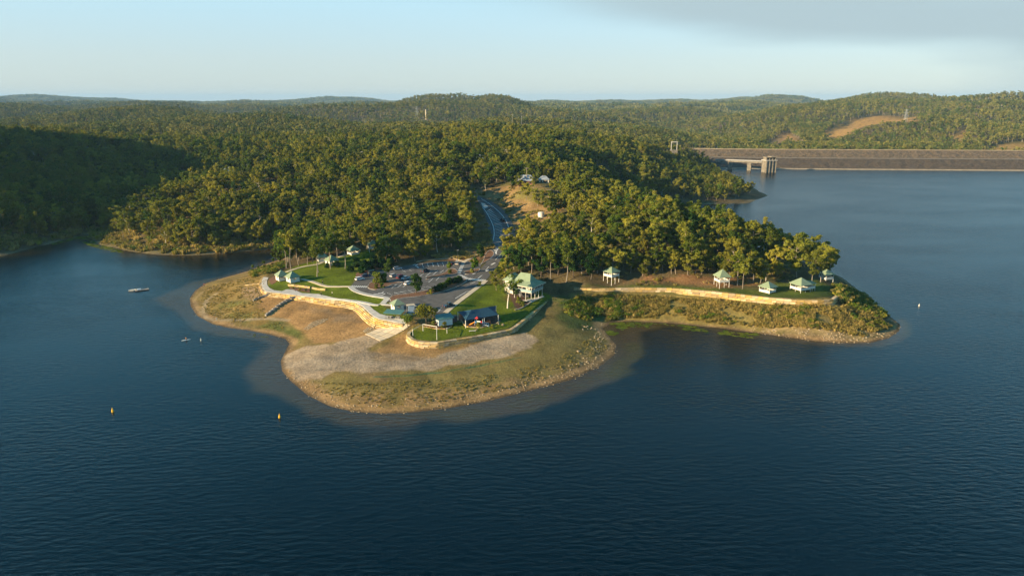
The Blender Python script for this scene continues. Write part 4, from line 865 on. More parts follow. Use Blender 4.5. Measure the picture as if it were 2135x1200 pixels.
# flat-roofed picnic shelter, shed, shade sail, playground, white pipe frame
def shelter():
    p = G(822, 664); o = empty('picnic_shelter', p, R(-12)); tag(o, 'picnic shelter with flat teal roof at the end of the promenade', 'shelter')
    for x in (-2.9, 0, 2.9):
        for y in (-1.3, 1.3): MB().tube((x, y, -.3), (x, y, 2.6 + y * .08), .07).build('post', 'dark_pole', o)
    MB().add([(-3.7, -2.2, 2.45), (3.7, -2.2, 2.45), (3.7, 2.2, 2.85), (-3.7, 2.2, 2.85), (-3.7, -2.2, 2.6), (3.7, -2.2, 2.6), (3.7, 2.2, 3.0), (-3.7, 2.2, 3.0)], [(3, 2, 1, 0), (4, 5, 6, 7), (0, 1, 5, 4), (1, 2, 6, 5), (2, 3, 7, 6), (3, 0, 4, 7)]).build('roof', 'teal_roof', o)
    for x in (-1.6, 1.6):
        tb = empty('picnic_table', o.matrix_basis @ Vector((x, 0, .1)), R(-12)); tag(tb, 'picnic table under the flat roof, ' + ('nearer the steps' if x < 0 else 'nearer the slab'), 'table')
        MB().box((0, 0, .72), (1.8, .8, .06)).build('table_top', 'concrete', tb)
        for y in (-.75, .75): MB().box((0, y, .42), (1.8, .3, .05)).build('bench', 'concrete', tb)
        for xx in (-.6, .6): MB().box((xx, 0, .35), (.08, 1.5, .7)).build('leg', 'dark_pole', tb)
shelter()
def shed():
    p = G(926, 676); o = empty('shed', p, R(24)); tag(o, 'grey shed with teal skillion roof beside the playground', 'shed')
    MB().box((0, 0, 1.2), (5.6, 3.6, 2.6)).build('wall', 'pale_plastic', o)
    MB().box((2.83, 0, 1.1), (.06, 2.6, 2.0)).build('door', 'blue_plastic', o)
    MB().box((4.3, 1.2, 1.2), (2.4, 1.6, 2.4)).build('side_wall', 'dark_pole', o)
    MB().add([(-3.4, -2.4, 2.55), (3.4, -2.4, 2.55), (3.4, 2.4, 3.3), (-3.4, 2.4, 3.3), (-3.4, -2.4, 2.7), (3.4, -2.4, 2.7), (3.4, 2.4, 3.45), (-3.4, 2.4, 3.45)], [(3, 2, 1, 0), (4, 5, 6, 7), (0, 1, 5, 4), (1, 2, 6, 5), (2, 3, 7, 6), (3, 0, 4, 7)]).build('roof', 'teal_roof', o)
shed()
def playground():
    ps = [G(971, 684), G(1039, 672), G(1034, 655), G(955, 667)]; c = sum(ps, Vector()) / 4
    o = empty('shade_sail', c); tag(o, 'dark blue shade sail on white posts over the playground', 'shade sail')
    hs_ = [3.1, 3.0, 3.6, 3.4]; tops = []
    for q, h_ in zip(ps, hs_):
        MB().tube(q - c - Vector((0, 0, .5)), q - c + Vector((0, 0, h_)), .14).build('post', 'white_paint', o); tops.append(q - c + Vector((0, 0, h_)))
    # hip-shaped cloth: four corners, a raised ridge, eaves drawn in a little between the posts
    ml_, mr_ = (tops[0] + tops[3]) / 2, (tops[1] + tops[2]) / 2; z_ = Vector((0, 0, 1.9))
    r0, r1 = ml_.lerp(mr_, .27) + z_, ml_.lerp(mr_, .73) + z_
    def eave(a, b_): m_ = (a + b_) / 2; return m_ + ((ml_ + mr_) / 2 - m_) * .07 + Vector((0, 0, -.15))
    E4 = [eave(tops[k_], tops[(k_ + 1) % 4]) for k_ in range(4)]
    V = list(tops) + E4 + [r0, r1, (r0 + r1) / 2 - Vector((0, 0, .15))]; Fc = [(0, 4, 10, 8), (4, 1, 9, 10), (1, 5, 9), (5, 2, 9), (2, 6, 10, 9), (6, 3, 8, 10), (3, 7, 8), (7, 0, 8)]
    cl = MB().add(V, Fc).build('canopy', 'sail', o); md = cl.modifiers.new('cloth', 'SOLIDIFY'); md.thickness = .03
    p = G(1000, 679); e = empty('play_equipment', p, R(-20), 1.02); tag(e, 'playground tower with orange slide and red and blue panels', 'playground')
    for x in (-1.6, 1.6):
        for y in (-.8, .8): MB().tube((x, y, -.2), (x, y, 3.0), .07).build('post', 'pale_plastic', e)
    MB().box((0, 0, 1.3), (3.4, 1.8, .12)).build('platform', 'blue_plastic', e)
    MB().box((0, -.85, 1.75), (1.5, .08, .8)).build('panel', 'pale_plastic', e); MB().box((1.0, -.85, 1.75), (.5, .08, .8)).build('panel', 'red_plastic', e)
    MB().box((-1.2, -.85, 1.75), (.6, .08, .8)).build('panel', 'blue_plastic', e)
    MB().add([(-1.7, -1, 2.9), (-.3, -1, 2.9), (-.3, 1, 2.9), (-1.7, 1, 2.9), (-1, 0, 3.6)], [(0, 1, 4), (1, 2, 4), (2, 3, 4), (3, 0, 4), (3, 2, 1, 0)]).build('tower_roof', 'red_plastic', e)
    sl_ = []
    for k_ in range(8): t_ = k_ / 7; sl_.append((-1.7 - 2.2 * t_, 1.35 * (1 - t_) ** 1.3 + .15))
    V, Fc = [], []
    for x, z in sl_: V += [(x, -.9, z + .25), (x, -.85, z), (x, -.15, z), (x, -.1, z + .25)]
    for i in range(7):
        for j in range(3): Fc.append((i * 4 + j, i * 4 + j + 1, i * 4 + 5 + j, i * 4 + 4 + j))
    sd = MB().add(V, Fc).build('slide', 'orange_plastic', e); md = sd.modifiers.new('t', 'SOLIDIFY'); md.thickness = .06
    for i, x in enumerate((1.9, 2.7, 3.5)): MB().box((x, -.2, .5 + .2 * (i % 2)), (.6, .9, .12)).build('step', 'pale_plastic', e)
    for x in (1.8, 3.9): MB().tube((x, -.6, -.2), (x, -.6, 1.6), .05).build('post', 'blue_plastic', e)
    MB().tube((1.8, -.6, 1.6), (3.9, -.6, 1.6), .05).build('rail', 'blue_plastic', e)
    bq = G(985, 692); bs = empty('bench', bq, R(8)); tag(bs, 'white slatted bench on the small play lawn', 'bench')
    for y in (-.22, 0, .22): MB().box((0, y, .45), (2.6, .14, .05)).build('slat', 'white_paint', bs)
    for x in (-1, 1): MB().box((x, 0, .2), (.08, .5, .45)).build('leg', 'metal_pole', bs)
playground()
def pipe_frame():
    feet = [G(861, 700), G(882, 690), G(911, 708.5), G(932, 695)]; c = sum(feet, Vector()) / 4
    o = empty('pipe_frame', c); tag(o, 'white bent pipe frame standing on the small play lawn', 'frame')
    T = [q - c for q in feet]; h_ = [2.5, 2.7, 2.5, 2.3]
    for q, hh in zip(T, h_): MB().tube(q - Vector((0, 0, .3)), q + Vector((0, 0, hh)), .10).build('post', 'white_paint', o)
    tp = [q + Vector((0, 0, hh)) for q, hh in zip(T, h_)]
    MB().tube(tp[0], tp[1], .06).build('top_pipe', 'white_paint', o)
    mid = tp[1].lerp(tp[2], .55) + Vector((2.2, 1.8, .4))
    MB().tube(tp[1], mid, .10).build('top_pipe', 'white_paint', o); MB().tube(mid, tp[2], .10).build('top_pipe', 'white_paint', o)
pipe_frame()
sc_ = G(858, 652); sg = empty('notice_board', sc_, R(20)); tag(sg, 'pale blue entrance screen beside the small kiosk', 'screen')
MB().box((0, 0, 1.5), (2.6, .12, 3.0)).build('panel', 'pale_plastic', sg); MB().box((0, 1.0, 3.05), (3.2, 2.4, .1)).build('roof', 'warm_concrete', sg)
for x in (-1.4, 1.4): MB().tube((x, 2.0, -.2), (x, 2.0, 3.0), .08).build('post', 'metal_pole', sg)

# ------------------------------------------------------------------ lamps and poles
def lamp(u, v, h_, label, head='dark_pole'):
    p = G(u, v); o = empty('lamp_post', p, random.uniform(0, 6)); tag(o, label, 'lamp post', 'car park lamp posts')
    MB().tube((0, 0, -.2), (0, 0, h_), .10, .06).build('pole', 'dark_pole', o); MB().box((.35, 0, h_), (.9, .28, .12)).build('lamp_head', head, o)
lamp(769, 597, 6.5, 'lamp post at the nose of the left car park island'); lamp(767, 613, 6.5, 'lamp post on the footpath below the left car park island'); lamp(821, 622, 6.5, 'lamp post in the bed behind the small kiosk')
lamp(835, 577, 6.0, 'lamp post beside the maroon car'); lamp(847, 607, 6.0, 'lamp post left of the round dark car park tree'); lamp(927, 592, 6.5, 'lamp post above the clipped car park hedge'); lamp(954, 545.5, 6.0, 'pale-headed lamp post beside the two cars at the top kerb', 'white_paint'); lamp(616, 608, 4.0, 'short lamp post by the flower bed on the promenade'); lamp(865, 659, 4.2, 'pale lamp post beside the lower road and kiosk', 'white_paint')
def tpole(u, v, h_, arm, label, m='timber_pole', p=None):
    p = p or G(u, v); o = empty('power_pole', p, R(random.uniform(-8, 8))); tag(o, label, 'power pole', 'timber power poles')
    MB().tube((0, 0, -.5), (0, 0, h_), .20, .14).build('pole', m, o); MB().box((0, -.12, h_ - .25), (arm, .14, .18)).build('crossarm', m, o)
    for x in (-.45, 0, .45): MB().tube((x * arm, -.12, h_ - .15), (x * arm, -.12, h_ + .12), .07).build('insulator', 'grey_roof', o)
tpole(1143, 430, 11, 3.4, 'power pole with crossarm on the bare slope above the road'); tpole(1067, 533, 9.5, 2.8, 'power pole beside the bend of the road, behind the bright palm'); tpole(1098, 385, 12, 2.4, 'power pole in front of the grey-roofed house'); tpole(1036, 382, 12, 2.4, 'slim power pole left of the grey-roofed house')
tpole(1068, 268, 22, 5, 'tall pale power pole on the ridge skyline', 'concrete'); tpole(1087, 268, 20, 2, 'second pole on the ridge skyline, to the right', 'concrete'); tpole(756, 350, 14, 2.0, 'lone power pole standing in the middle of the left forest', 'concrete')

# ------------------------------------------------------------------ cars
def wheel(parent, x, y):
    wv_ = MB().tube((x, y - .11, .33), (x, y + .11, .33), .33, n=14).build('wheel', 'tyre', parent); MB().tube((x, y - .12, .33), (x, y + .12, .33), .19, n=10).build('rim', 'metal_pole', wv_)
def car(u, v, rz, m, label, kind='hatch'):
    p = G(u, v); o = empty('parked_car' if kind != 'buggy' else 'utility_buggy', (p.x, p.y, p.z + .09), R(rz)); tag(o, label, 'car' if kind != 'buggy' else 'buggy', 'cars in the park')
    L, W, H_ = dict(hatch=(4.2, 1.76, 1.48), suv=(4.8, 1.9, 1.8), sedan=(4.7, 1.82, 1.45), ute=(5.2, 1.9, 1.8), buggy=(3.2, 1.5, 1.9))[kind]; l, hw_ = L / 2, W / 2
    hood = .30 if kind != 'buggy' else .2
    prof = [(-l, .35), (-l, .78), (-l + .1, .88), (-l + hood * L * .45, .95), (l - hood * L, .95), (l - .12, .74), (l, .6), (l, .33), (l - .2, .25), (-l + .2, .25)]
    bd = MB().extr(prof, -hw_, hw_).build('body', m, o, bevel=.05)
    if kind == 'ute': cab = [(-.6, .94), (-.45, H_), (.7, H_), (1.25, .94)]
    elif kind == 'sedan': cab = [(-l + .55, .94), (-l + 1.2, H_), (.45, H_), (l - hood * L + .1, .94)]
    else: cab = [(-l + .12, .94), (-l + .38, H_), (.45, H_), (l - hood * L + .1, .94)]
    MB().extr(cab, -hw_ + .14, hw_ - .14).build('cabin_glass', 'glass', o, bevel=.04)
    x0, x1 = cab[1][0], cab[2][0]; MB().box(((x0 + x1) / 2, 0, H_ + .01), (x1 - x0 + .08, W - .3, .08)).build('roof', m if kind != 'buggy' else 'white_paint', o, bevel=.03)
    for x in (-l + .8, l - .85):
        for y in (-hw_ + .08, hw_ - .08): wheel(o, x, y)
    for y in (-hw_ + .3, hw_ - .3):
        MB().box((l - .05, y, .66), (.12, .34, .14)).build('headlight', 'pale_plastic', o); MB().box((-l + .02, y, .74), (.1, .3, .16)).build('tail_light', 'red_plastic', o)
car(750, 584, 40, 'car_white', 'white hatchback parked at the left end of the car park'); car(778, 571, 30, 'car_teal', 'dark teal car parked under the trees behind the white hatchback', 'suv'); car(763, 577, 35, 'car_blue', 'dark blue car in tree shade next to the white hatchback', 'sedan')
car(829, 562, 25, 'car_silver', 'silver car at the shaded top left of the car park'); car(821, 577, 55, 'car_silver', 'silver-grey car left of the maroon one'); car(836, 580, 55, 'car_maroon', 'maroon car parked in the middle row', 'suv'); car(851, 593, 55, 'car_white', 'white car half behind the round dark tree')
car(887, 567, 55, 'car_navy', 'dark four-wheel drive alone in the middle row', 'suv'); car(942, 551, 80, 'car_black', 'black car nosed to the top kerb', 'sedan'); car(954, 551, 82, 'car_beige', 'beige four-wheel drive at the top kerb by the walkway', 'suv'); car(846, 582, 55, 'car_silver', 'low pale car beside the maroon one', 'sedan')
car(936, 640, 40, 'car_navy', 'dark ute with white roof load by the lower road edge', 'ute'); car(1048, 461, 118, 'car_black', 'black car driving down the hill road', 'suv')

# ------------------------------------------------------------------ houses, tank
def house(loc, rz, L, W, H_, roof, wall, label, sc=1.0):
    o = empty('house', loc, R(rz), sc); tag(o, label, 'house')
    MB().box((0, 0, H_ / 2 - .5), (L, W, H_ + 1)).build('wall', wall, o)
    e = .6; z = H_; r = W * .42
    MB().add([(-L / 2 - e, -W / 2 - e, z), (L / 2 + e, -W / 2 - e, z), (L / 2 + e, W / 2 + e, z), (-L / 2 - e, W / 2 + e, z), (-L / 2 + W * .35, 0, z + r), (L / 2 - W * .35, 0, z + r)], [(0, 1, 5, 4), (1, 2, 5), (2, 3, 4, 5), (3, 0, 4), (3, 2, 1, 0)]).build('roof', roof, o)
    for x in (-L * .28, 0, L * .28): MB().box((x, -W / 2 - .03, 1.6), (1.3, .06, 1.2)).build('window', 'glass', o)
    MB().box((L * .14, -W / 2 - .03, 1.05), (.9, .06, 2.1)).build('door', 'brick_red', o)
    return o
hp = G(1097, 383); house(hp, -8, 13, 9, 2.6, 'grey_roof', 'brick_red', 'grey-roofed brick house on the crest above the road'); house((hp.x + 13, hp.y + 4, hp.z), 0, 7, 6, 2.8, 'grey_roof', 'cream_paint', 'pale-roofed shed right of the brick house')
for u, v, L, rf, lb in [(992, 343, 15, 'grey_roof', 'pale-roofed house among trees left of the ridge top'), (676, 370, 13, 'grey_roof', 'pale blue-roofed house deep in the left forest'), (1031, 280, 13, 'white_paint', 'white house farthest up the ridge'), (1016, 299, 18, 'grey_roof', 'long pale-roofed house below the farthest white one'), (478, 374, 9, 'white_paint', 'small white hut in the forest left of the blue-roofed house')]:
    q = G(u, v); house((q.x, q.y, q.z), random.uniform(-25, 25), L, 9, 4.5 if u not in (676, 478) else 7.0, rf, 'cream_paint', lb)
q = G(1128, 453); tk = empty('water_tank', q); tag(tk, 'cream cylindrical water tank on the slope right of the road', 'tank')
MB().tube((0, 0, -.4), (0, 0, 3.2), 2.0, 2.0, 20).build('tank_shell', 'white_paint', tk); MB().tube((0, 0, 3.2), (0, 0, 3.7), 2.05, .3, 20).build('lid', 'cream_paint', tk)

# ------------------------------------------------------------------ dam, intake tower, footbridge, gantry
def rail(pts): return [Vector((*p, 0)) for p in smooth_line(pts, 2)]
dm = empty('dam', (400, 930, 0)); tag(dm, 'long rockfill dam embankment with pale berm road across the lake', 'dam')
dlin = rail([(205, 956)] + DAM)
def off_line(L, d):
    out = []
    for i in range(len(L)):
        tt = (L[min(i + 1, len(L) - 1)] - L[max(i - 1, 0)]).normalized(); out.append(L[i] + Vector((-tt.y, tt.x, 0)) * d)
    return out
def dam_band(name, d0, z0, d1, z1, m, rough=0.0):
    n = 5 if rough else 1; D = [Vector((*p, 0)) for p in densify(dlin, 6.0)]; V = []; Fc = []; r = random.Random(len(name))
    for k_ in range(n + 1):
        f = k_ / n; o2 = off_line(D, d0 + (d1 - d0) * f)
        for p in o2: V.append((p.x - 400, p.y - 930, z0 + (z1 - z0) * f + (r.uniform(-rough, rough) if 0 < k_ < n else 0)))
    N_ = len(D)
    for k_ in range(n):
        for i in range(N_ - 1): Fc.append((k_ * N_ + i, k_ * N_ + i + 1, (k_ + 1) * N_ + i + 1, (k_ + 1) * N_ + i))
    return MB().add(V, Fc).build(name, m, dm)
dam_band('waterline_band', -6, -3, 2.5, 1.4, 'dam_pale'); dam_band('lower_face', 2.5, 1.4, 34, 12.0, 'dam_wet', .7); dam_band('berm_road', 34, 12.0, 39, 12.3, 'dam_pale'); dam_band('upper_face', 39, 12.3, 72, 20.6, 'dam_rock', .7)
dam_band('crest_road', 72, 20.6, 80, 20.6, 'concrete'); dam_band('downstream_face', 80, 20.6, 125, 4.0, 'dam_rock', .5)
pr = dam_band('parapet', 72.2, 20.6, 72.2, 21.7, 'dam_pale')
tw = empty('intake_tower', (*S(1602, 359)[:2], 0), R(8)); tag(tw, 'concrete intake tower standing in the water before the dam', 'tower')
MB().box((0, 0, 5.5), (14, 11, 19)).build('shaft', 'weathered_concrete', tw); MB().box((0, 0, 15.2), (15.5, 12.5, .8)).build('deck', 'concrete', tw)
for x in (-6.3, -2.1, 2.1, 6.3): MB().box((x, -5.9, 6), (.9, 1.0, 18)).build('rib', 'weathered_concrete', tw)
for x in (-6, -2, 2, 6): MB().box((x, 0, 17.2), (.6, 9, 3.4)).build('column', 'weathered_concrete', tw)
MB().box((3.5, 0, 19.4), (7.5, 10, .9)).build('roof_slab', 'dam_pale', tw); MB().box((-3.6, 0, 18.9), (7, 10, .5)).build('platform', 'dam_pale', tw)
b0 = Vector((*S(1598, 357)[:2], 11.5)); b1 = Vector((*S(1490, 352)[:2], 11.5)); fb = empty('access_bridge', b0); tag(fb, 'footbridge from the wooded shore to the intake tower', 'bridge'); dv = b1 - b0
MB().box(dv / 2 + Vector((0, 0, -.6)), (dv.length, 4.0, 1.8), math.atan2(dv.y, dv.x)).build('deck', 'weathered_concrete', fb)
for sgn in (-1, 1): MB().box(dv / 2 + Vector((0, sgn * 1.9, 1.1)), (dv.length, .12, 1.0), math.atan2(dv.y, dv.x)).build('railing', 'metal_pole', fb)
for f in (.33, .70): q = dv * f; MB().box((q.x, q.y, -7), (5.0, 4.0, 12), math.atan2(dv.y, dv.x)).build('pier', 'weathered_concrete', fb)
q = S(1406, 322, 24); zg = gz(q[0], q[1]); gt = empty('gantry', (q[0], q[1], zg)); tag(gt, 'white portal gantry on a concrete block at the dam end', 'gantry')
MB().box((-1, 0, 4), (8, 7, 11)).build('block', 'weathered_concrete', gt)
for x in (-4.3, 2.6): MB().box((x, 0, 13.5), (.7, .7, 11)).build('column', 'concrete', gt)
MB().box((-.85, 0, 19), (8.0, 1.0, .9)).build('beam', 'concrete', gt)
q = Vector(((897 - 1067.5) / FPX * 1920, 1880, 0)); q.z = gz(q.x, q.y); ch = empty('chimney_stack', q); tag(ch, 'single yellow chimney stack before the big hill', 'chimney')
MB().tube((0, 0, -2), (0, 0, 26), 2.0, 1.6, 14).build('stack', 'warm_concrete', ch); MB().tube((0, 0, 26), (0, 0, 27), 1.9, 1.9, 14).build('cap', 'concrete', ch)
def pylon(x, y, h_, label):
    z = gz(x, y); o = empty('pylon', (x, y, z)); tag(o, label, 'pylon')
    for a in (-1, 1):
        for b_ in (-1, 1): MB().tube((a * 3, b_ * 3, -1), (a * .6, b_ * .6, h_), .28, .2, 5).build('leg', 'grey_roof', o)
    for zf, ww in ((.62, 12), (.8, 10), (.95, 7)): MB().box((0, 0, h_ * zf), (ww, .7, .6)).build('crossarm', 'grey_roof', o)
pylon((878 - 1067.5) / FPX * 1930, 1900, 34, 'lattice pylon left of the chimney stack'); pylon((1843 - 1067.5) / FPX * 1440, 1400, 30, 'lattice pylon on the bare hill behind the dam')

# ------------------------------------------------------------------ things on the water
def buoy(u, v, m, r, label):
    p = S(u, v); o = empty('buoy', (p[0], p[1], 0), random.uniform(0, 6)); tag(o, label, 'buoy', 'marker buoys')
    MB().tube((0, 0, -.3), (0, 0, .35), r, r * .95, 14).build('float', m, o); MB().tube((0, 0, .35), (0, 0, 1.5 * r + .6), r * .9, r * .22, 14).build('cone', m, o); MB().tube((0, 0, 1.5 * r + .6), (0, 0, 1.5 * r + .8), r * .25, r * .25, 8).build('cap', m, o)
buoy(235, 858, 'yellow_plastic', .36, 'yellow marker buoy at the far left of the water'); buoy(583, 870, 'yellow_plastic', .33, 'yellow marker buoy nearer the point'); buoy(1916, 638, 'white_paint', .28, 'white buoy off the right-hand point'); buoy(419, 710, 'white_paint', .22, 'small white buoy right of the paddler')
p = S(296, 605); pt = empty('pontoon', (p[0], p[1], 0), R(32), .58); tag(pt, 'moored rusty pontoon raft with pale deck', 'pontoon')
for y in (-1.5, 1.5): MB().box((0, y, .15), (10.5, 1.0, .8)).build('hull', 'brick_red', pt, bevel=.15)
MB().box((0, 0, .62), (10.2, 4.2, .14)).build('deck', 'rubble', pt); MB().box((-2.0, .3, 1.1), (3.0, 2.2, .8)).build('locker', 'pale_plastic', pt, bevel=.1)
for x in (-4.8, 4.8):
    for y in (-1.9, 1.9): MB().tube((x, y, .6), (x, y, 1.6), .06).build('rail_post', 'white_paint', pt)
p = S(276, 606); dg_ = empty('dinghy', (p[0], p[1], 0), R(10)); tag(dg_, 'small white dinghy floating left of the pontoon', 'dinghy')
prof = [(-1.6, .7), (.6, .8), (1.9, .05)]
MB().add([(-1.7, -.7, .5), (.7, -.75, .55), (2.1, 0, .7), (.7, .75, .55), (-1.7, .7, .5), (-1.5, -.5, -.15), (.6, -.5, -.15), (1.6, 0, -.05), (.6, .5, -.15), (-1.5, .5, -.15)], [(0, 5, 6, 1), (1, 6, 7, 2), (2, 7, 8, 3), (3, 8, 9, 4), (4, 9, 5, 0), (9, 8, 7, 6, 5)]).build('hull', 'white_paint', dg_)
for x in (-1, .3): MB().box((x, 0, .35), (.3, 1.2, .06)).build('thwart', 'cream_paint', dg_)

def person(loc, rz, top, low, label, pose='stand'):
    """one skinned body; arms, legs, head grown from a joint tree"""
    if pose == 'kneel': J = [(0, 0, .42, .13), (0, 0, .72, .14), (0, .02, .92, .08), (0, .03, 1.10, .115), (0, .03, 1.2, .09), (.2, 0, .86, .065), (.27, .2, .62, .05), (.12, .36, .5, .04), (-.2, 0, .86, .065), (-.30, .22, .66, .05), (-.15, .38, .6, .04), (.13, 0, .36, .1), (.15, .36, .12, .075), (.15, -.08, .07, .055), (-.13, 0, .36, .1), (-.15, .36, .12, .075), (-.15, -.08, .07, .055)]
    else: J = [(0, 0, .95, .13), (0, 0, 1.25, .15), (0, 0, 1.48, .08), (0, .02, 1.62, .11), (0, .02, 1.73, .09), (.21, 0, 1.42, .065), (.27, .02, 1.15, .05), (.26, .1, .9, .04), (-.21, 0, 1.42, .065), (-.27, .02, 1.15, .05), (-.26, .1, .9, .04), (.1, 0, .9, .1), (.12, .06, .5, .07), (.12, -.04, .06, .055), (-.1, 0, .9, .1), (-.12, -.08, .5, .07), (-.13, -.2, .06, .055)]
    E_ = [(0, 1), (1, 2), (2, 3), (3, 4), (2, 5), (5, 6), (6, 7), (2, 8), (8, 9), (9, 10), (0, 11), (11, 12), (12, 13), (0, 14), (14, 15), (15, 16)]
    me = bpy.data.meshes.new('person'); me.from_pydata([j[:3] for j in J], E_, [])
    ob = bpy.data.objects.new('person', me); COL.objects.link(ob); ob.modifiers.new('skin', 'SKIN'); sb = ob.modifiers.new('sub', 'SUBSURF'); sb.levels = 1; sb.render_levels = 1
    for v, j in zip(me.skin_vertices[0].data, J): v.radius = (j[3], j[3]); v.use_root = False
    me.skin_vertices[0].data[0].use_root = True
    bpy.context.view_layer.update(); ev_ = ob.evaluated_get(bpy.context.evaluated_depsgraph_get()); m2 = bpy.data.meshes.new_from_object(ev_)
    ob.modifiers.clear(); ob.data = m2; m2.materials.clear()
    for q in (top, low, 'skin', 'dark_opening'): m2.materials.append(MATS[q])
    z1, z2, z3 = (.45, .9, 1.14) if pose == 'kneel' else (.97, 1.46, 1.68)
    for pl in m2.polygons: zc = pl.center.z; pl.material_index = 1 if zc < z1 else 0 if zc < z2 else 2 if zc < z3 else 3
    ob.location = loc; ob.rotation_euler = (0, 0, rz); tag(ob, label, 'person'); return ob
person(G(673, 593) + Vector((0, 0, .1)), 1.0, 'car_black', 'car_navy', 'person in dark clothes walking on the lawn path'); person(G(670, 617) + Vector((0, 0, .1)), 0.2, 'car_black', 'car_black', 'person in black on the promenade by the barbecue'); person(G(426, 597), 2.0, 'red_plastic', 'car_navy', 'person in red at the left shoreline'); person(G(452, 669), .4, 'car_beige', 'car_beige', 'person in pale clothes on the shore track'); person(G(693, 616) + Vector((0, 0, .1)), 2.4, 'car_beige', 'dark_opening', 'person in pale top at the end of the promenade seats')
p = S(388, 709); pb = empty('paddleboard', (p[0], p[1], 0), R(32)); tag(pb, 'white stand-up paddleboard on open water', 'paddleboard')
MB().prism([(-1.6, -.25), (-.8, -.4), (.8, -.4), (1.5, -.2), (1.75, 0), (1.5, .2), (.8, .4), (-.8, .4), (-1.6, .25)], .02, .16).build('board', 'white_paint', pb); MB().prism([(-.9, -.3), (.6, -.3), (.6, .3), (-.9, .3)], .16, .175).build('deck_pad', 'pale_plastic', pb)
person((p[0], p[1], .16), R(-50), 'orange_plastic', 'car_navy', 'paddler in orange kneeling on the white board', 'kneel')

# ------------------------------------------------------------------ boulders
def rock_mesh(seed, m='rock'):
    r = random.Random(seed); bm = bmesh.new(); bmesh.ops.create_icosphere(bm, subdivisions=1, radius=.5)
    for v in bm.verts: v.co *= r.uniform(.72, 1.15); v.co.z *= .72
    me = bpy.data.meshes.new('boulder'); bm.to_mesh(me); bm.free(); me.materials.append(MATS[m]); return me
RK = [rock_mesh(i) for i in range(6)]
def boulder(u, v, s, label, group='sandstone boulders below the lawn wall'):
    p = G(u, v); o = bpy.data.objects.new('boulder', random.choice(RK)); link(o); o.location = (p.x, p.y, p.z + s * .18); o.scale = (s * 1.2, s, s * 1.1); o.rotation_euler = (0, 0, random.uniform(0, 6)); tag(o, label, 'boulder', group)
for u, v, s, lb in [(954, 716, 1.3, 'pale boulder below the lawn wall, nearest the gravel'), (1027, 703, 1.7, 'large pale boulder midway below the lawn wall'), (1070, 693, 1.5, 'pale boulder at the corner of the lawn wall'), (1078, 690, 1.1, 'small boulder right of the lawn wall corner'), (918, 719, .8, 'small boulder close under the lawn wall'),
                    (1206, 733, 1.1, 'lone pale boulder on the green right side of the point'), (1049, 678, 1.3, 'boulder in the bed right of the shade sail'), (994, 688, 1.1, 'boulder in front of the playground border'), (1040, 676, 1.0, 'boulder at the foot of the right sail post'), (1097, 663, .8, 'small stone on the slope below the lawn wall'), (1105, 668, .7, 'smaller stone beside it on the slope below the lawn wall')]: boulder(u, v, s, lb)
#@@PART3
# ------------------------------------------------------------------ vegetation: shapes
def leaves(cent, rad, per, size, r, flat=0.75, up_=0.0):
    """leaf-sized faces spread over clumps, facing mostly outwards"""
    n = len(cent) * per; c = np.repeat(np.asarray(cent, float), per, 0); R_ = np.repeat(np.asarray(rad, float), per)
    d = r.normal(size=(n, 3)); d[:, 2] += up_; d /= np.linalg.norm(d, axis=1)[:, None]
    p = c + d * (R_ * r.uniform(.55, 1.05, n))[:, None] * np.array([1, 1, flat])
    nrm = d + r.normal(scale=.55, size=(n, 3)); nrm /= np.linalg.norm(nrm, axis=1)[:, None]
    a = np.cross(nrm, r.normal(size=(n, 3))); a /= np.linalg.norm(a, axis=1)[:, None]; b_ = np.cross(nrm, a)
    s1 = (size * r.uniform(.6, 1.3, n))[:, None]; s2 = s1 * r.uniform(.4, .75, n)[:, None]
    V = np.stack([p - a * s1, p - b_ * s2, p + a * s1, p + b_ * s2], 1).reshape(-1, 3)
    return V, np.arange(n * 4).reshape(n, 4)
def tube_np(path, rad, k=6):
    path = np.asarray(path, float); n = len(path); V = []
    for i in range(n):
        t_ = path[min(i + 1, n - 1)] - path[max(i - 1, 0)]; t_ /= np.linalg.norm(t_); a = np.cross(t_, [.3, .9, .1]); a /= np.linalg.norm(a); b_ = np.cross(t_, a)
        for j in range(k): w_ = 2 * math.pi * j / k; V.append(path[i] + (a * math.cos(w_) + b_ * math.sin(w_)) * rad[i])
    F_ = [(i * k + j, i * k + (j + 1) % k, (i + 1) * k + (j + 1) % k, (i + 1) * k + j) for i in range(n - 1) for j in range(k)]
    return np.array(V), np.array(F_)
def join(parts):
    V = []; F_ = []; o = 0
    for v, f in parts: V.append(v); F_.append(f + o); o += len(v)
    return np.concatenate(V), np.concatenate(F_)
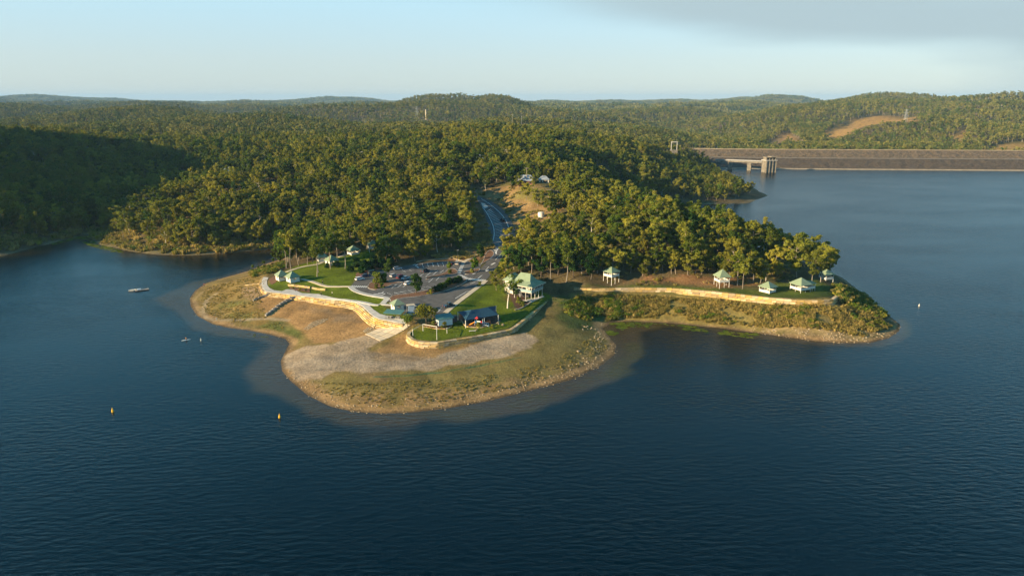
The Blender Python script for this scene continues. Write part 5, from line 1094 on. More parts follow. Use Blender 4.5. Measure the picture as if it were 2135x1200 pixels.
def gum(seed, H=18.0, W=5.2, bare=.38, nl=6, per=62, cl=7, size=.41, rtr=.28, crad=1.45):
    r = np.random.default_rng(seed); lean = r.normal(scale=.05, size=2)
    def stem(h): return np.array([lean[0] * h + .5 * math.sin(h * .25 + seed), lean[1] * h + .4 * math.cos(h * .3 + seed), h])
    tr = [tube_np([stem(h) - stem(0) + [0, 0, -0.6 if h == 0 else 0] for h in np.linspace(0, H * .8, 7)], np.linspace(rtr, .07, 7), 7)]
    cent = []; rad = []
    for i in range(nl):
        f = bare + (0.86 - bare) * (i + .5) / nl; p0 = stem(H * f * .85) - stem(0); az = i * 2.4 + r.uniform(-.5, .5)
        rr = W * math.sin(math.pi * min(.95, .25 + .75 * (1 - (f - bare) / (1 - bare)))) ** .6 * r.uniform(.65, 1.1); rise = H * r.uniform(.10, .22)
        tip = p0 + np.array([math.cos(az) * rr, math.sin(az) * rr, rise]); mid = p0 * .5 + tip * .5 + np.array([0, 0, -.12 * rr])
        tr.append(tube_np([p0, mid, tip], [.13, .09, .04], 5))
        for k_ in range(cl):
            g = r.uniform(.45, 1.08); q = p0 + (tip - p0) * g + r.normal(scale=.9, size=3) * [1, 1, .6]; cent.append(q); rad.append(crad * r.uniform(.65, 1.2))
    for k_ in range(cl + 1): cent.append(stem(H * r.uniform(.78, .97)) - stem(0) + r.normal(scale=.9, size=3)); rad.append(crad * r.uniform(.6, 1.1))
    return join(tr), leaves(cent, rad, per, size, r, .72, .25)
def roundtree(seed, H=7.5, W=3.2, per=70, n=16, size=.38, bare=.2, rtr=.2):
    r = np.random.default_rng(seed); tr = [tube_np([[0, 0, -.4], [.05, 0, H * .3], [0, .05, H * .7]], [rtr, rtr * .7, .06], 7)]; cent = []; rad = []
    for i in range(n):
        a = r.uniform(0, 6.28); f = r.uniform(0, 1); z = H * (bare + (1 - bare) * f * .9); rr = W * math.sin(math.pi * (.12 + .8 * f)) ** .7 * r.uniform(.3, .8)
        q = np.array([math.cos(a) * rr, math.sin(a) * rr, z]); cent.append(q); rad.append(W * r.uniform(.28, .5)); tr.append(tube_np([[0, 0, z * .5], q * .6 + [0, 0, z * .35], q], [.07, .05, .02], 4))
    return join(tr), leaves(cent, rad, per, size, r, .85, .15)
def palm(seed):
    r = np.random.default_rng(seed); tr = tube_np([[0, 0, -.4], [.1, 0, 4], [0, .1, 8.2]], [.22, .17, .14], 8); V = []; F_ = []
    for i in range(16):
        az = i * 2.4; el = r.uniform(.1, .9); d = np.array([math.cos(az), math.sin(az), 0]); side = np.array([-d[1], d[0], 0]); o = len(V); L = r.uniform(2.6, 3.4)
        for k_ in range(6):
            f = k_ / 5; c = np.array([0, 0, 8.2]) + d * L * f + np.array([0, 0, L * (el * f - 1.0 * f * f)]); wv_ = .5 * math.sin(math.pi * min(1, f * .85 + .12))
            V += [c - side * wv_ - [0, 0, wv_ * .6], c, c + side * wv_ - [0, 0, wv_ * .6]]
        for k_ in range(5):
            for j in range(2): F_.append((o + k_ * 3 + j, o + k_ * 3 + j + 1, o + k_ * 3 + 4 + j, o + k_ * 3 + 3 + j))
    return tr, (np.array(V), np.array(F_))
SPECIES = {}
def species(name, builder, args, bark='bark', leafm='gum_leaf'):
    (tv, tf), (lv, lf_) = builder(**args); SPECIES[name] = (mesh_np(name + '_trunk', tv, tf, (bark,), smooth=True), mesh_np(name + '_crown', lv, lf_, (leafm,)))
for i in range(9): species('gum%d' % i, gum, dict(seed=i * 7 + 3, H=16.5 + (i % 4) * 1.6, W=4.8 + (i % 3) * .8, bare=.12 + .05 * (i % 4), nl=8 + i % 3))
for i in range(3): species('tallgum%d' % i, gum, dict(seed=90 + i, H=20.5, W=3.8, bare=.45, nl=6, per=44, rtr=.26, crad=1.4))
for i in range(2): species('darkgum%d' % i, gum, dict(seed=60 + i, H=15, W=4.5, bare=.15, nl=7, per=56), 'dark_bark', 'dark_leaf')
species('sparse', gum, dict(seed=77, H=17, W=4.6, bare=.35, nl=7, per=18, cl=4, size=.4, rtr=.26, crad=1.2), 'pale_bark', 'gum_leaf')
species('whitegum', gum, dict(seed=71, H=15, W=5.2, bare=.42, nl=5, per=34, cl=4, rtr=.3, crad=1.4), 'pale_bark', 'gum_leaf')
species('round', roundtree, dict(seed=5), 'dark_bark', 'dark_leaf'); species('bright', roundtree, dict(seed=8, H=6.0, W=1.9, n=14, bare=.3), 'bark', 'bright_leaf'); species('spread', roundtree, dict(seed=9, H=6.2, W=4.2, n=18, bare=.55, per=55), 'dark_bark', 'gum_leaf'); species('bush', roundtree, dict(seed=12, H=3.0, W=2.2, n=10, bare=.05, per=55, rtr=.08), 'dark_bark', 'gum_leaf'); species('pine', roundtree, dict(seed=15, H=8.0, W=1.8, n=16, bare=.05, per=60, rtr=.12), 'dark_bark', 'bright_leaf'); species('darkbush', roundtree, dict(seed=13, H=2.6, W=2.2, n=10, bare=.05, per=60, rtr=.08), 'dark_bark', 'dark_leaf'); species('palm', palm, dict(seed=3), 'bark', 'bright_leaf')
def plant(sp, p, rz, sc, label, cat='tree', group=None, name='gum_tree', sz=None):
    o = empty(name, p, rz, sc); tag(o, label, cat, group)
    if sz: o.scale = sz
    for nm, me in zip(('trunk', 'crown'), SPECIES[sp]): link(bpy.data.objects.new(nm, me), o)
    return o
USED = []
def ptree(u, v, sp, sc, label, name='gum_tree', cat='tree', group=None):
    p = G(u, v); USED.append((p.x, p.y)); return plant(sp, p, random.uniform(0, 6.28), sc, label, cat, group, name)
ptree(868, 612, 'round', 1.12, 'round dark green shade tree in the middle of the car park', 'shade_tree'); ptree(757 + 52, 590, 'tallgum0', .55, 'thin pale-trunked young gum on the left car park island'); ptree(788, 590, 'bush', 1.55, 'broad olive bush on the left car park island', 'bush', 'bush'); ptree(800, 588, 'bush', 1.2, 'lower olive bush beside the pale young gum', 'bush', 'bush')
ptree(1001, 541, 'round', 1.0, 'rounded dark tree beside the road entrance', 'shade_tree'); ptree(990, 566, 'bright', 1.15, 'bright green slim tree on the small right car park island', 'shade_tree'); ptree(937, 565, 'bright', .75, 'small bright tree at the top of the middle island', 'shade_tree'); ptree(1056, 563, 'palm', 1.15, 'tall bright palm beside the road bend', 'palm_tree', 'palm')
ptree(889, 679, 'spread', 1.15, 'spreading flat-topped tree behind the white pipe frame', 'shade_tree'); ptree(850, 683, 'spread', .75, 'smaller leaning tree at the top of the launching slab', 'shade_tree'); ptree(1058, 643, 'whitegum', .98, 'white-trunked forked gum on the lawn before the two-storey building')
ptree(1035, 606, 'gum1', .55, 'low gum at the head of the footpath'); ptree(1076, 622, 'darkgum0', .45, 'dark bushy tree tight against the two-storey building', 'shade_tree'); ptree(1050, 590, 'gum2', .55, 'yellowish gum left of the two-storey building')
LAWNT = 'tall gums on the left lawn'
for k_, (u, v, sp, sc) in enumerate([(597, 559, 'tallgum0', .95), (607, 562, 'tallgum1', 1.0), (623, 553, 'tallgum2', .95), (661, 577, 'tallgum1', .95), (664, 568, 'tallgum0', .92), (641, 552, 'gum3', .75), (689, 560, 'tallgum2', .9), (720, 560, 'tallgum0', .95), (703, 547, 'tallgum1', 1.0), (652, 547, 'tallgum2', .9), (600, 551, 'gum5', .9), (582, 548, 'gum0', .8)]):
    ptree(u, v, sp, sc, ['leftmost tall gum at the lawn corner by the cove', 'pale bent-trunked gum second from the cove', 'slender gum on the upper edge of the left lawn', 'front one of two bare-stemmed gums on the left lawn', 'rear one of two bare-stemmed gums on the left lawn', 'small gum by the upper lawn path', 'thin gum in front of the steep-roofed pavilion', 'dark-stemmed gum at the right edge of the left lawn', 'gum between the pavilions behind the left lawn', 'gum behind the half hidden lawn pavilion', 'leafy gum behind the left lawn path', 'gum leaning over the cove shore'][k_], group=LAWNT)
for k_, (u, v, sc) in enumerate([(528, 568, .55), (551, 561, .62), (571, 556, .6), (539, 566, .4), (584, 553, .5)]): ptree(u, v, 'pine', sc, ['yellow-green sapling nearest the water on the left shore', 'taller sapling second along the left shore', 'sapling third along the left shore', 'shortest sapling between the first two on the left shore', 'sapling farthest up the left shore'][k_], 'sapling', 'sapling')
for k_, (u, v, sc) in enumerate([(745, 556, 1.5), (762, 562, 1.6), (780, 556, 1.7), (755, 569, 1.1), (730, 566, 1.0), (702, 556, 1.0), (682, 558, .8), (772, 567, 1.2), (800, 558, 1.6), (815, 552, 1.5)]): ptree(u, v, 'darkbush', sc, ['dark shrub at the lawn edge above the parked cars', 'dark shrub behind the white hatchback', 'dark shrub behind the teal car', 'low dark shrub at the bed left of the cars', 'dark shrub on the lawn corner', 'shrub right of the steep-roofed pavilion', 'small shrub before the steep-roofed pavilion', 'dark shrub over the blue car', 'dark shrub at the car park top left', 'dark shrub beside the silver car'][k_], 'shrub', 'shrub')
HG = 'clipped shrubs of the car park hedge'
for k_ in range(9): f = k_ / 8; ptree(907 + 50 * f, 607 - 21 * f + 2 * math.sin(k_), 'darkbush', .78 + .1 * (k_ % 3), 'clipped dark shrub in the hedge along the lower car park bed', 'hedge_shrub', 'shrub', HG)
for u, v, sc, lb in [(897, 613, .7, 'yellowish bush left of the car park hedge'), (785, 601, .6, 'low clipped bush at the island nose'), (797, 600, .65, 'low clipped bush behind the island nose'), (984, 568, .6, 'low bush on the small right island'), (938, 570, .6, 'low bush on the middle island'), (998, 682, .6, 'pale bush before the playground border'), (1027, 684, .45, 'low bush by the lawn wall corner'), (926, 683, .7, 'bush in the bed before the shed'), (903, 681, .6, 'dark bush in the bed left of the shed'), (1000, 596, .6, 'orange-leaved bush by the crossing'), (1082, 632, .8, 'bush in the dark bed left of the two-storey building'), (1090, 638, .6, 'low bush near the curved stone edging'), (612, 602, .3, 'small plant at the left of the promenade flower bed'), (626, 605, .35, 'small plant in the middle of the promenade flower bed'), (638, 607, .3, 'small plant at the right of the promenade flower bed')]: ptree(u, v, 'bush', sc, lb, 'bush', 'bush')
for k_, (u, v, sp, sc) in enumerate([(1711, 588, 'gum3', .85), (1693, 590, 'gum6', .72), (1726, 575, 'tallgum1', .75), (1661, 578, 'gum2', .95), (1570, 590, 'gum7', .7), (1538, 596, 'tallgum2', .75), (1548, 602, 'tallgum0', .7), (1585, 592, 'gum1', .6)]): ptree(u, v, sp, sc, ['leaning gum over the large winged pavilion', 'small-crowned gum right of the winged pavilion', 'thin dark gum at the tip of the wooded point', 'broad gum behind the terrace lawn', 'bushy gum behind the squat pavilion', 'pale-stemmed gum right of the narrow stilt pavilion', 'slender gum in front of the wood by the stilt pavilion', 'low gum left of the terrace lawn'][k_], group='gums on the right-hand terrace')
for k_, (u, v, sp, sc) in enumerate([(1086, 572, 'darkgum0', .9), (1108, 570, 'tallgum1', .95), (1128, 578, 'darkgum1', .95), (1148, 584, 'tallgum0', 1.0), (1163, 574, 'darkgum0', 1.05), (1180, 590, 'tallgum2', 1.0), (1195, 578, 'darkgum1', 1.0), (1214, 574, 'gum3', .9), (1232, 583, 'darkgum0', .9), (1140, 562, 'tallgum1', 1.05), (1174, 560, 'gum6', 1.0), (1204, 560, 'darkgum1', 1.1), (1246, 570, 'gum2', .9), (1072, 562, 'gum8', .8)]):
    ptree(u, v, sp, sc * .88, {'d': 'dense dark-leaved tree', 't': 'slim tall-trunked gum', 'g': 'olive-crowned gum'}[sp[0]] + (', near side' if v > 575 else ', far side') + (' left' if u < 1155 else ' right') + ' of the stand beside the two-storey building', 'gum_tree', 'tree', 'dark stand beside the two-storey building')
q_ = random.Random(3)
for k_ in range(26):
    u = 1262 + 12.2 * k_ + q_.uniform(-5, 5); v = 576 + 6 * (u > 1500) - 3 * (u < 1330) - q_.uniform(0, 12)
    ptree(u, v, 'gum%d' % q_.randrange(9), q_.uniform(.32, .58), 'young low gum at the wood edge ' + ('beside the shaded stilted pavilion' if u < 1330 else 'midway between the two stilted pavilions, left part' if u < 1400 else 'midway between the two stilted pavilions, right part' if u < 1470 else 'just behind the narrow stilt pavilion' if u < 1530 else 'behind the squat pavilion'), 'gum_tree', 'tree', 'young gums along the wood edge above the long wall')
ptree(1082, 392, 'gum2', .5, 'small gum before the left end of the brick house'); ptree(1112, 395, 'gum7', .5, 'small gum before the right end of the brick house'); ptree(1097, 417, 'gum5', .7, 'small gum on the bare slope below the brick house'); ptree(1121, 430, 'gum0', .75, 'slender gum right of it on the bare slope'); ptree(1066, 393, 'round', 1.7, 'wide rounded bright tree left of the brick house', 'shade_tree')

# ------------------------------------------------------------------ woodland
clear = [poly_px([(380, 700), (380, 560), (560, 547), (600, 547), (640, 545), (690, 533), (740, 521), (775, 526), (790, 548), (850, 549), (885, 541), (960, 521), (1012, 502), (1078, 505), (1078, 530), (1050, 556), (1042, 585), (1080, 574), (1125, 578), (1150, 590), (1200, 597), (1290, 582), (1400, 575), (1480, 580), (1560, 584), (1610, 594), (1640, 585), (1700, 588), (1740, 575), (1900, 640), (1900, 730), (1300, 760), (1000, 880), (600, 880)]),
         OPEN, poly_px([(1108, 465), (1152, 465), (1152, 502), (1108, 508)]), poly_px([(1020, 520), (985, 520), (985, 480), (985, 440), (975, 410), (1000, 412), (1012, 440), (1022, 480)])] + CLEAR_FAR
damfoot = [(p.x, p.y) for p in off_line(dlin, -20)] + [(p.x, p.y) for p in off_line(dlin, 135)][::-1]
def forest_points(y0, y1, sp, wide=1.12, dens=1.0, seed=0, gap=.35):
    r = np.random.default_rng(seed); tx = (1067.5 / FPX) * wide * 1.04
    xs = np.arange(-tx * y1 - 60, tx * y1 + 60, sp); ys = np.arange(y0, y1, sp); A, B = np.meshgrid(xs, ys); A = A.ravel() + r.uniform(-.45, .45, A.size) * sp; B = B.ravel() + r.uniform(-.45, .45, B.size) * sp
    k_ = np.abs(A) < tx * np.hypot(B, 90) + 40; A, B = A[k_], B[k_]
    sd_ = sdist(A, B, lake); k_ = sd_ > 7 + 2 * fade(B, 395, 420) * (A < -110) + 6 * (A > 140) * (B > 600); A, B, sd_ = A[k_], B[k_], sd_[k_]
    k_ = np.ones(len(A), bool)
    for pl in clear + [damfoot]: k_ &= ~inside(A, B, pl)
    rd_, ra_ = seg_dist(A, B, roadC, False); k_ &= rd_ > np.interp(ra_, ral, [math.hypot(a[0] - b_[0], a[1] - b_[1]) / 2 for a, b_ in zip(roadL, roadR)]) + 4.5
    g = fbm(A, B, 46, 91, 3) if sp < 20 else fbm(A, B, 160, 91, 3); k_ &= (g + r.uniform(-.12, .12, len(A))) > gap
    k_ &= r.uniform(0, 1, len(A)) < dens
    return A[k_], B[k_]
def instancer(name, pts, protos, label=None):
    """one object of kind stuff that sets out copies of a few shapes on points"""
    col = bpy.data.collections.new(name + '_shapes')
    for i, me in enumerate(protos): ob = bpy.data.objects.new('%s_shape_%02d' % (name, i), me); col.objects.link(ob)
    P_ = np.array([p[:3] for p in pts]); me = bpy.data.meshes.new(name); me.vertices.add(len(P_)); me.vertices.foreach_set('co', P_.astype(np.float32).ravel())
    for nm, typ, c in (('turn', 'FLOAT', 3), ('size', 'FLOAT', 4), ('kindno', 'INT', 5)):
        q = me.attributes.new(nm, typ, 'POINT'); q.data.foreach_set('value', np.array([p[c] for p in pts], np.int32 if typ == 'INT' else np.float32))
    ob = bpy.data.objects.new(name, me); COL.objects.link(ob); tag(ob, label, kind='stuff')
    ng = bpy.data.node_groups.new(name, 'GeometryNodeTree'); ng.interface.new_socket('Geometry', in_out='INPUT', socket_type='NodeSocketGeometry'); ng.interface.new_socket('Geometry', in_out='OUTPUT', socket_type='NodeSocketGeometry')
    gi, go = ng.nodes.new('NodeGroupInput'), ng.nodes.new('NodeGroupOutput'); ip = ng.nodes.new('GeometryNodeInstanceOnPoints'); ci = ng.nodes.new('GeometryNodeCollectionInfo')
    ci.inputs['Collection'].default_value = col; ci.inputs['Separate Children'].default_value = True; ci.inputs['Reset Children'].default_value = True
    def attr(nm, typ): n = ng.nodes.new('GeometryNodeInputNamedAttribute'); n.data_type = typ; n.inputs['Name'].default_value = nm; return n.outputs['Attribute']
    cx = ng.nodes.new('ShaderNodeCombineXYZ'); ng.links.new(attr('turn', 'FLOAT'), cx.inputs[2])
    er = ng.nodes.new('FunctionNodeEulerToRotation'); ng.links.new(cx.outputs[0], er.inputs[0])
    ng.links.new(gi.outputs[0], ip.inputs['Points']); ng.links.new(ci.outputs[0], ip.inputs['Instance']); ip.inputs['Pick Instance'].default_value = True
    ng.links.new(attr('kindno', 'INT'), ip.inputs['Instance Index']); ng.links.new(er.outputs[0], ip.inputs['Rotation']); ng.links.new(attr('size', 'FLOAT'), ip.inputs['Scale']); ng.links.new(ip.outputs[0], go.inputs[0])
    ob.modifiers.new('scatter', 'NODES').node_group = ng
    return ob
def merged(name, sp):
    a, b_ = SPECIES[sp]; V = []; F_ = []; mi = []; o = 0
    for k_, me in enumerate((a, b_)):
        v = np.empty(len(me.vertices) * 3, np.float32); me.vertices.foreach_get('co', v); f = np.empty(len(me.loops), np.int32); me.loops.foreach_get('vertex_index', f)
        V.append(v.reshape(-1, 3)); F_.append(f.reshape(-1, 4) + o); mi += [k_] * (len(f) // 4); o += len(me.vertices)
    return mesh_np(name, np.concatenate(V), np.concatenate(F_), (a.materials[0].name, b_.materials[0].name), mi)
kinds = ['gum%d' % i for i in range(9)] + ['tallgum0', 'darkgum0', 'darkgum1', 'sparse']
A, B = forest_points(290, 900, 6.3, seed=1)
Zt = ground(A, B); dist = np.hypot(A, B)
# photo position of every foot
def project(x, y, z):
    yc = y * math.cos(PITCH) - (z - CAM_H) * math.sin(PITCH); zc = y * math.sin(PITCH) + (z - CAM_H) * math.cos(PITCH)
    return 1067.5 + FPX * x / yc, 600 - FPX * zc / yc
U_, V_ = project(A, B, Zt + 9)
keep = np.ones(len(A), bool)
for x, y in USED: keep &= np.hypot(A - x, B - y) > 3.8
A, B, Zt, U_, V_, dist = (q[keep] for q in (A, B, Zt, U_, V_, dist))
order = np.argsort(dist + np.where((U_ > 5) & (U_ < 2130), 0, 9999))
r = np.random.default_rng(5)
def wood_label(u, v, x, y):
    if x < -128: return ('gum tree on the shaded left-hand shore of the cove' if u < 300 else 'gum tree on the sunlit slope behind the left cove', 'gums around the left cove')
    if u < 770: return ('tall gum tree in the wood behind the left lawn', 'gums behind the left lawn')
    if u < 1030 and x < 5: return ('gum in the wood between left lawn and hill road', 'gums left of the hill road')
    if u < 1160: return ('gum tree in the dark stand behind the two-storey building', 'gums behind the two-storey building')
    if u < 1330: return ('gum tree behind the left part of the long wall', 'gums behind the long wall, left part')
    if u < 1520: return ('gum tree in the wood above the narrow stilt pavilion', 'gums behind the long wall, middle')
    return ('gum tree at the end of the right-hand point', 'gums on the right-hand point')
def tsize(x, y): return (.36 + .55 * r.random()) * (.68 if x > 150 and y > 640 else 1)
NIND = 222
GRP = {}
for i in order[:NIND]: GRP.setdefault(wood_label(U_[i], V_[i], A[i], B[i])[1], []).append(B[i])
for i in order[:NIND]:
    lb, gp = wood_label(U_[i], V_[i], A[i], B[i])
    dark = (1040 < U_[i] < 1180 and B[i] < 330) and r.random() < .5
    sp = ('darkgum%d' % r.integers(0, 2)) if dark else kinds[r.choice(len(kinds), p=[.095] * 9 + [.055, .02, .02, .05])]
    sz_ = tsize(A[i], B[i]); row = sorted(GRP[gp]).index(B[i]) / len(GRP[gp])
    look = ('low' if sz_ < .54 else 'middling' if sz_ < .73 else 'tall') + (' dark-leaved' if sp.startswith('dark') else ' pale' if sp == 'sparse' else ' slender' if sp.startswith('tall') else '')
    lb = look + ' ' + lb.replace('tall ', '') + (', front rows' if row < .33 else ', middle rows' if row < .66 else ', back rows')
    plant(sp, (A[i], B[i], Zt[i] - .1), r.uniform(0, 6.28), sz_, lb, 'tree', gp)
rest = order[NIND:]
pts = [(A[i], B[i], Zt[i] - .1, r.uniform(0, 6.28), tsize(A[i], B[i]), r.choice(len(kinds), p=[.095] * 9 + [.055, .02, .02, .05])) for i in rest]
instancer('woodland', pts, [merged('wood_%s' % k_, k_) for k_ in kinds], 'continuous gum woodland on the ridge and around the cove')
# coarser trees farther off
def far_tree(seed):
    q = np.random.default_rng(seed); H = 14 + 3 * q.random(); n = 9; cent = [(q.normal(scale=2.3), q.normal(scale=2.3), H * q.uniform(.45, .95)) for _ in range(n)]
    lv, lf_ = leaves(cent, [q.uniform(1.3, 2.4) for _ in range(n)], 16, 1.0, q, .75, .3); tv, tf = tube_np([[0, 0, -1], [.2, 0, H * .5], [0, .2, H * .85]], [.35, .22, .08], 5)
    V, F_ = join([(tv, tf), (lv, lf_)]); return mesh_np('far_tree', V, F_, ('bark', 'far_leaf'), [0] * len(tf) + [1] * len(lf_))
def far_clump(seed):
    q = np.random.default_rng(seed); cent = []; 
    for _ in range(14): a, b_ = q.uniform(-16, 16, 2); h_ = q.uniform(9, 16); cent += [(a, b_, h_ * .9), (a + q.normal() * 1.5, b_ + q.normal() * 1.5, h_ * .6)]
    lv, lf_ = leaves(cent, [q.uniform(2.0, 3.6) for _ in cent], 9, 1.9, q, .8, .4); return mesh_np('far_clump', lv, lf_, ('far_leaf',))
pts = []
for y0, y1, sp, seed in ((900, 1700, 8.4, 2), (1700, 3100, 12.5, 3)):
    a, b_ = forest_points(y0, y1, sp, 1.1, seed=seed, gap=.26); z = ground(a, b_)
    pts += [(a[i], b_[i], z[i] - .3, r.uniform(0, 6.28), r.uniform(.55, 1.0) * (1 if sp < 10 else 1.2), r.integers(0, 6)) for i in range(len(a))]
n_mid = len(pts)
instancer('far_woodland', pts, [far_tree(i) for i in range(6)], 'rolling gum forest in the middle distance')
a, b_ = forest_points(3100, 9500, 42, 1.06, seed=4, gap=.2); z = ground(a, b_)
pts = [(a[i], b_[i], z[i] - 1, r.uniform(0, 6.28), r.uniform(.9, 1.5), r.integers(0, 4)) for i in range(len(a))]
instancer('distant_woodland', pts, [far_clump(i) for i in range(4)], 'hazy forest reaching the horizon')

# ------------------------------------------------------------------ scrub, tussocks, stones
def tussock(seed, h_=.7, w_=.5, n=34, m='bank_leaf'):
    q = np.random.default_rng(seed); a = q.uniform(0, 6.28, n); rr = w_ * np.sqrt(q.random(n)); hh = h_ * q.uniform(.5, 1.2, n); ln = q.normal(scale=.25, size=(n, 2)); V = []
    for i in range(n):
        x, y = rr[i] * math.cos(a[i]), rr[i] * math.sin(a[i]); b0 = np.array([x, y, -.05]); t0 = np.array([x + ln[i, 0] + .3 * x, y + ln[i, 1] + .3 * y, hh[i]]); s_ = np.array([-math.sin(a[i] * 3), math.cos(a[i] * 3), 0]) * .11
        V += [b0 - s_, b0 + s_, t0 + s_ * .8, t0 - s_ * .8]
    return mesh_np('tussock', np.array(V), np.arange(n * 4).reshape(n, 4), (m,))
def shrub(seed, m='bank_leaf', s=.7):
    q = np.random.default_rng(seed); cent = [(q.normal(scale=s * .6), q.normal(scale=s * .6), s * q.uniform(.4, 1.0)) for _ in range(5)]
    lv, lf_ = leaves(cent, [s * q.uniform(.4, .75) for _ in cent], 22, .17, q, .8, .3); return mesh_np('scrub', lv, lf_, (m,))
def scatter_in(pl, n, seed, thr=0.0, sc=7):
    q = np.random.default_rng(seed); P_ = np.array(pl); x = q.uniform(P_[:, 0].min(), P_[:, 0].max(), n); y = q.uniform(P_[:, 1].min(), P_[:, 1].max(), n)
    k_ = inside(x, y, pl) & (fbm(x, y, sc, seed, 3) > thr) & (sdist(x, y, lake) > .8); return x[k_], y[k_]
scrubs = [tussock(1), tussock(2, .9, .6), tussock(3, .5, .45), shrub(4), shrub(5, 'bank_leaf', .9), shrub(6, 'gum_leaf', 1.0), shrub(7, 'bright_leaf', .9)]
pts = []
def add_scrub(px, n, seed, thr, kinds_, s0, s1, sc=7, world=False):
    pl = px if world else poly_px(px); x, y = scatter_in(pl, n, seed, thr, sc); z = ground(x, y)
    pts.extend((x[i], y[i], z[i], r.uniform(0, 6.28), r.uniform(s0, s1), kinds_[r.integers(0, len(kinds_))]) for i in range(len(x)))
BANK = [(1200, 619), (1330, 617), (1480, 625), (1600, 638), (1745, 643), (1790, 640), (1862, 683), (1800, 703), (1600, 684), (1400, 664), (1290, 662), (1215, 650)]
add_scrub(BANK, 10000, 11, .30, [0, 1, 2, 0, 1, 3], .6, 1.3); add_scrub(BANK, 1000, 12, .57, [5, 6, 4], .8, 1.6, 12)
add_scrub([(1170, 625), (1240, 610), (1300, 635), (1290, 665), (1240, 672), (1190, 660)], 1500, 13, .38, [5, 6, 6, 4], .7, 1.5)
add_scrub([(1770, 605), (1800, 620), (1850, 665), (1800, 655), (1750, 628), (1742, 600)], 900, 14, .2, [5, 6, 4, 3], 1.0, 2.2)
add_scrub([(640, 800), (760, 800), (960, 790), (1150, 760), (1260, 690), (1275, 720), (1180, 785), (960, 835), (800, 850), (690, 835)], 5200, 15, .40, [0, 2, 2, 0], .25, .55)
add_scrub([(430, 600), (530, 575), (556, 585), (545, 605), (545, 640), (600, 690), (500, 675), (430, 655), (415, 630)], 3800, 16, .40, [0, 2, 2, 0], .25, .55)
add_scrub([(520, 570), (590, 548), (600, 556), (560, 572), (530, 578)], 700, 17, .3, [5, 4, 6, 3], .7, 1.6)
add_scrub([(880, 540), (960, 522), (1012, 505), (1016, 520), (990, 540), (930, 541)], 500, 18, .45, [0, 3, 4], .6, 1.4)
add_scrub(OPEN, 1500, 19, .5, [0, 1, 4, 5], .7, 1.8, world=True)
add_scrub([(-26, 480), (-14, 420), (-10, 372), (-20, 366), (-28, 420)], 600, 20, .4, [0, 1, 4], .7, 1.6, world=True)
add_scrub([(-345, 395), (-300, 415), (-250, 420), (-200, 406), (-135, 420), (-135, 470), (-220, 460), (-300, 500), (-345, 470)], 3600, 21, .36, [0, 4, 5, 1], 1.2, 3.0, world=True)
add_scrub([(35, 300), (100, 300), (130, 300), (140, 330), (40, 345), (20, 330)], 900, 22, .5, [0, 2, 4, 5], .5, 1.3, world=True)
instancer('bank_scrub', pts, scrubs, 'dry tussocks and low scrub on the banks')
pts = []
stones = [rock_mesh(40 + i, 'rock') for i in range(4)]
def add_stones(px, n, seed, s0, s1, near_shore=None, thr=0.35):
    pl = poly_px(px); q = np.random.default_rng(seed); P_ = np.array(pl); x = q.uniform(P_[:, 0].min(), P_[:, 0].max(), n); y = q.uniform(P_[:, 1].min(), P_[:, 1].max(), n); d = sdist(x, y, lake)
    k_ = inside(x, y, pl) & (d > -1.2) & (fbm(x, y, 5, seed, 2) > thr)
    if near_shore: k_ &= d < near_shore
    x, y = x[k_], y[k_]; z = ground(x, y)
    pts.extend((x[i], y[i], z[i] + .02, r.uniform(0, 6.28), s0 + (s1 - s0) * r.random() ** 3, r.integers(0, 4)) for i in range(len(x)))
add_stones([(580, 750), (640, 790), (760, 815), (900, 815), (1080, 785), (1260, 690), (1300, 740), (1180, 810), (960, 865), (800, 880), (660, 860), (570, 780)], 9000, 31, .12, .75, 7)
add_stones([(390, 600), (560, 545), (570, 560), (430, 610), (430, 660), (620, 700), (610, 730), (480, 700), (380, 650)], 5000, 32, .12, .6, 3.5)
add_stones([(1250, 670), (1560, 680), (1800, 690), (1860, 660), (1890, 690), (1800, 725), (1500, 695), (1250, 690)], 3200, 33, .10, .6, 5)
add_stones([(1560, 700), (1560, 665), (1620, 668), (1700, 690), (1860, 680), (1860, 705), (1760, 718)], 2200, 34, .15, .9, 12, .48)
add_stones([(1195, 688), (1225, 672), (1262, 700), (1250, 735), (1235, 730)], 500, 35, .2, .9, 9, .4)
add_stones([(633, 685), (650, 672), (676, 664), (684, 665), (672, 674), (640, 688)], 900, 36, .25, .7, None, .0)
add_stones([(757, 690), (768, 683), (780, 682), (782, 687), (770, 692), (760, 694)], 350, 37, .3, .7, None, .0)
instancer('shore_stones', pts, stones, 'loose stones along the eroded waterline')

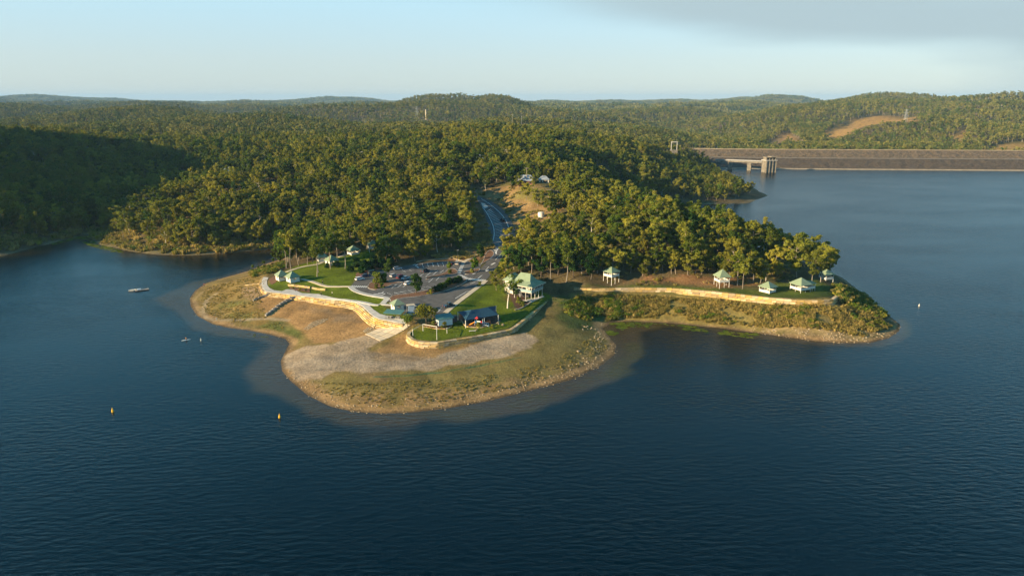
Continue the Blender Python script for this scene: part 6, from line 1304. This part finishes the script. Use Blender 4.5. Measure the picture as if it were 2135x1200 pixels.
def algae_mesh(seed):
    q = np.random.default_rng(seed); n = 11; a = np.linspace(0, 2 * math.pi, n, endpoint=False); rr = q.uniform(.45, 1.1, n)
    V = [(0, 0, .05)] + [(rr[i] * math.cos(a[i]) * 1.5, rr[i] * math.sin(a[i]), .03) for i in range(n)]
    F_ = [(0, 1 + i, 1 + (i + 1) % n, 1 + (i + 1) % n) for i in range(n)]
    me = bpy.data.meshes.new('algae'); me.from_pydata(V, [], [f[:3] for f in F_]); me.materials.append(MATS['algae_green']); return me
pts = []
def add_algae(px, n, seed, d0, d1, s0, s1, thr):
    pl = [S(u, v)[:2] for u, v in px]; q = np.random.default_rng(seed); P_ = np.array(pl); x = q.uniform(P_[:, 0].min(), P_[:, 0].max(), n); y = q.uniform(P_[:, 1].min(), P_[:, 1].max(), n); d = -sdist(x, y, lake)
    k_ = inside(x, y, pl) & (d > d0) & (d < d1) & (fbm(x, y, 9, seed, 2) > thr); x, y = x[k_], y[k_]
    pts.extend((x[i], y[i], .01, r.uniform(-.3, .3), r.uniform(s0, s1), r.integers(0, 4)) for i in range(len(x)))
add_algae([(1250, 665), (1320, 665), (1480, 676), (1640, 694), (1600, 708), (1400, 694), (1290, 700), (1250, 700)], 1500, 1, 1.0, 8.0, .3, 1.1, .5)
add_algae([(1255, 675), (1300, 672), (1310, 690), (1270, 700)], 500, 2, .6, 5.0, .4, 1.0, .45)
add_algae([(100, 500), (170, 485), (260, 512), (250, 530), (185, 512), (110, 512)], 1600, 3, .5, 7.0, .6, 1.6, .35)
add_algae([(520, 690), (610, 700), (606, 730), (570, 745), (540, 720)], 500, 4, 2.0, 10.0, .2, .5, .52)
instancer('floating_algae', pts, [algae_mesh(i) for i in range(4)], 'green algae mats floating along the shore')

# ------------------------------------------------------------------ air
hz = MB().box((0, 9000, 97), (34400, 26400, 210)).build('haze', 'white_paint'); hz.data.materials.clear()
hm = bpy.data.materials.new('haze_air'); hm.use_nodes = True; t = hm.node_tree; t.nodes.clear()
pv = N(t, 'ShaderNodeVolumePrincipled'); pv.inputs['Color'].default_value = (0.38, 0.64, 0.95, 1); pv.inputs['Density'].default_value = 0.00005; pv.inputs['Anisotropy'].default_value = 0.0
o_ = N(t, 'ShaderNodeOutputMaterial'); t.links.new(pv.outputs[0], o_.inputs['Volume']); hz.data.materials.append(hm)
tag(hz, kind='stuff'); hz.display_type = 'WIRE'
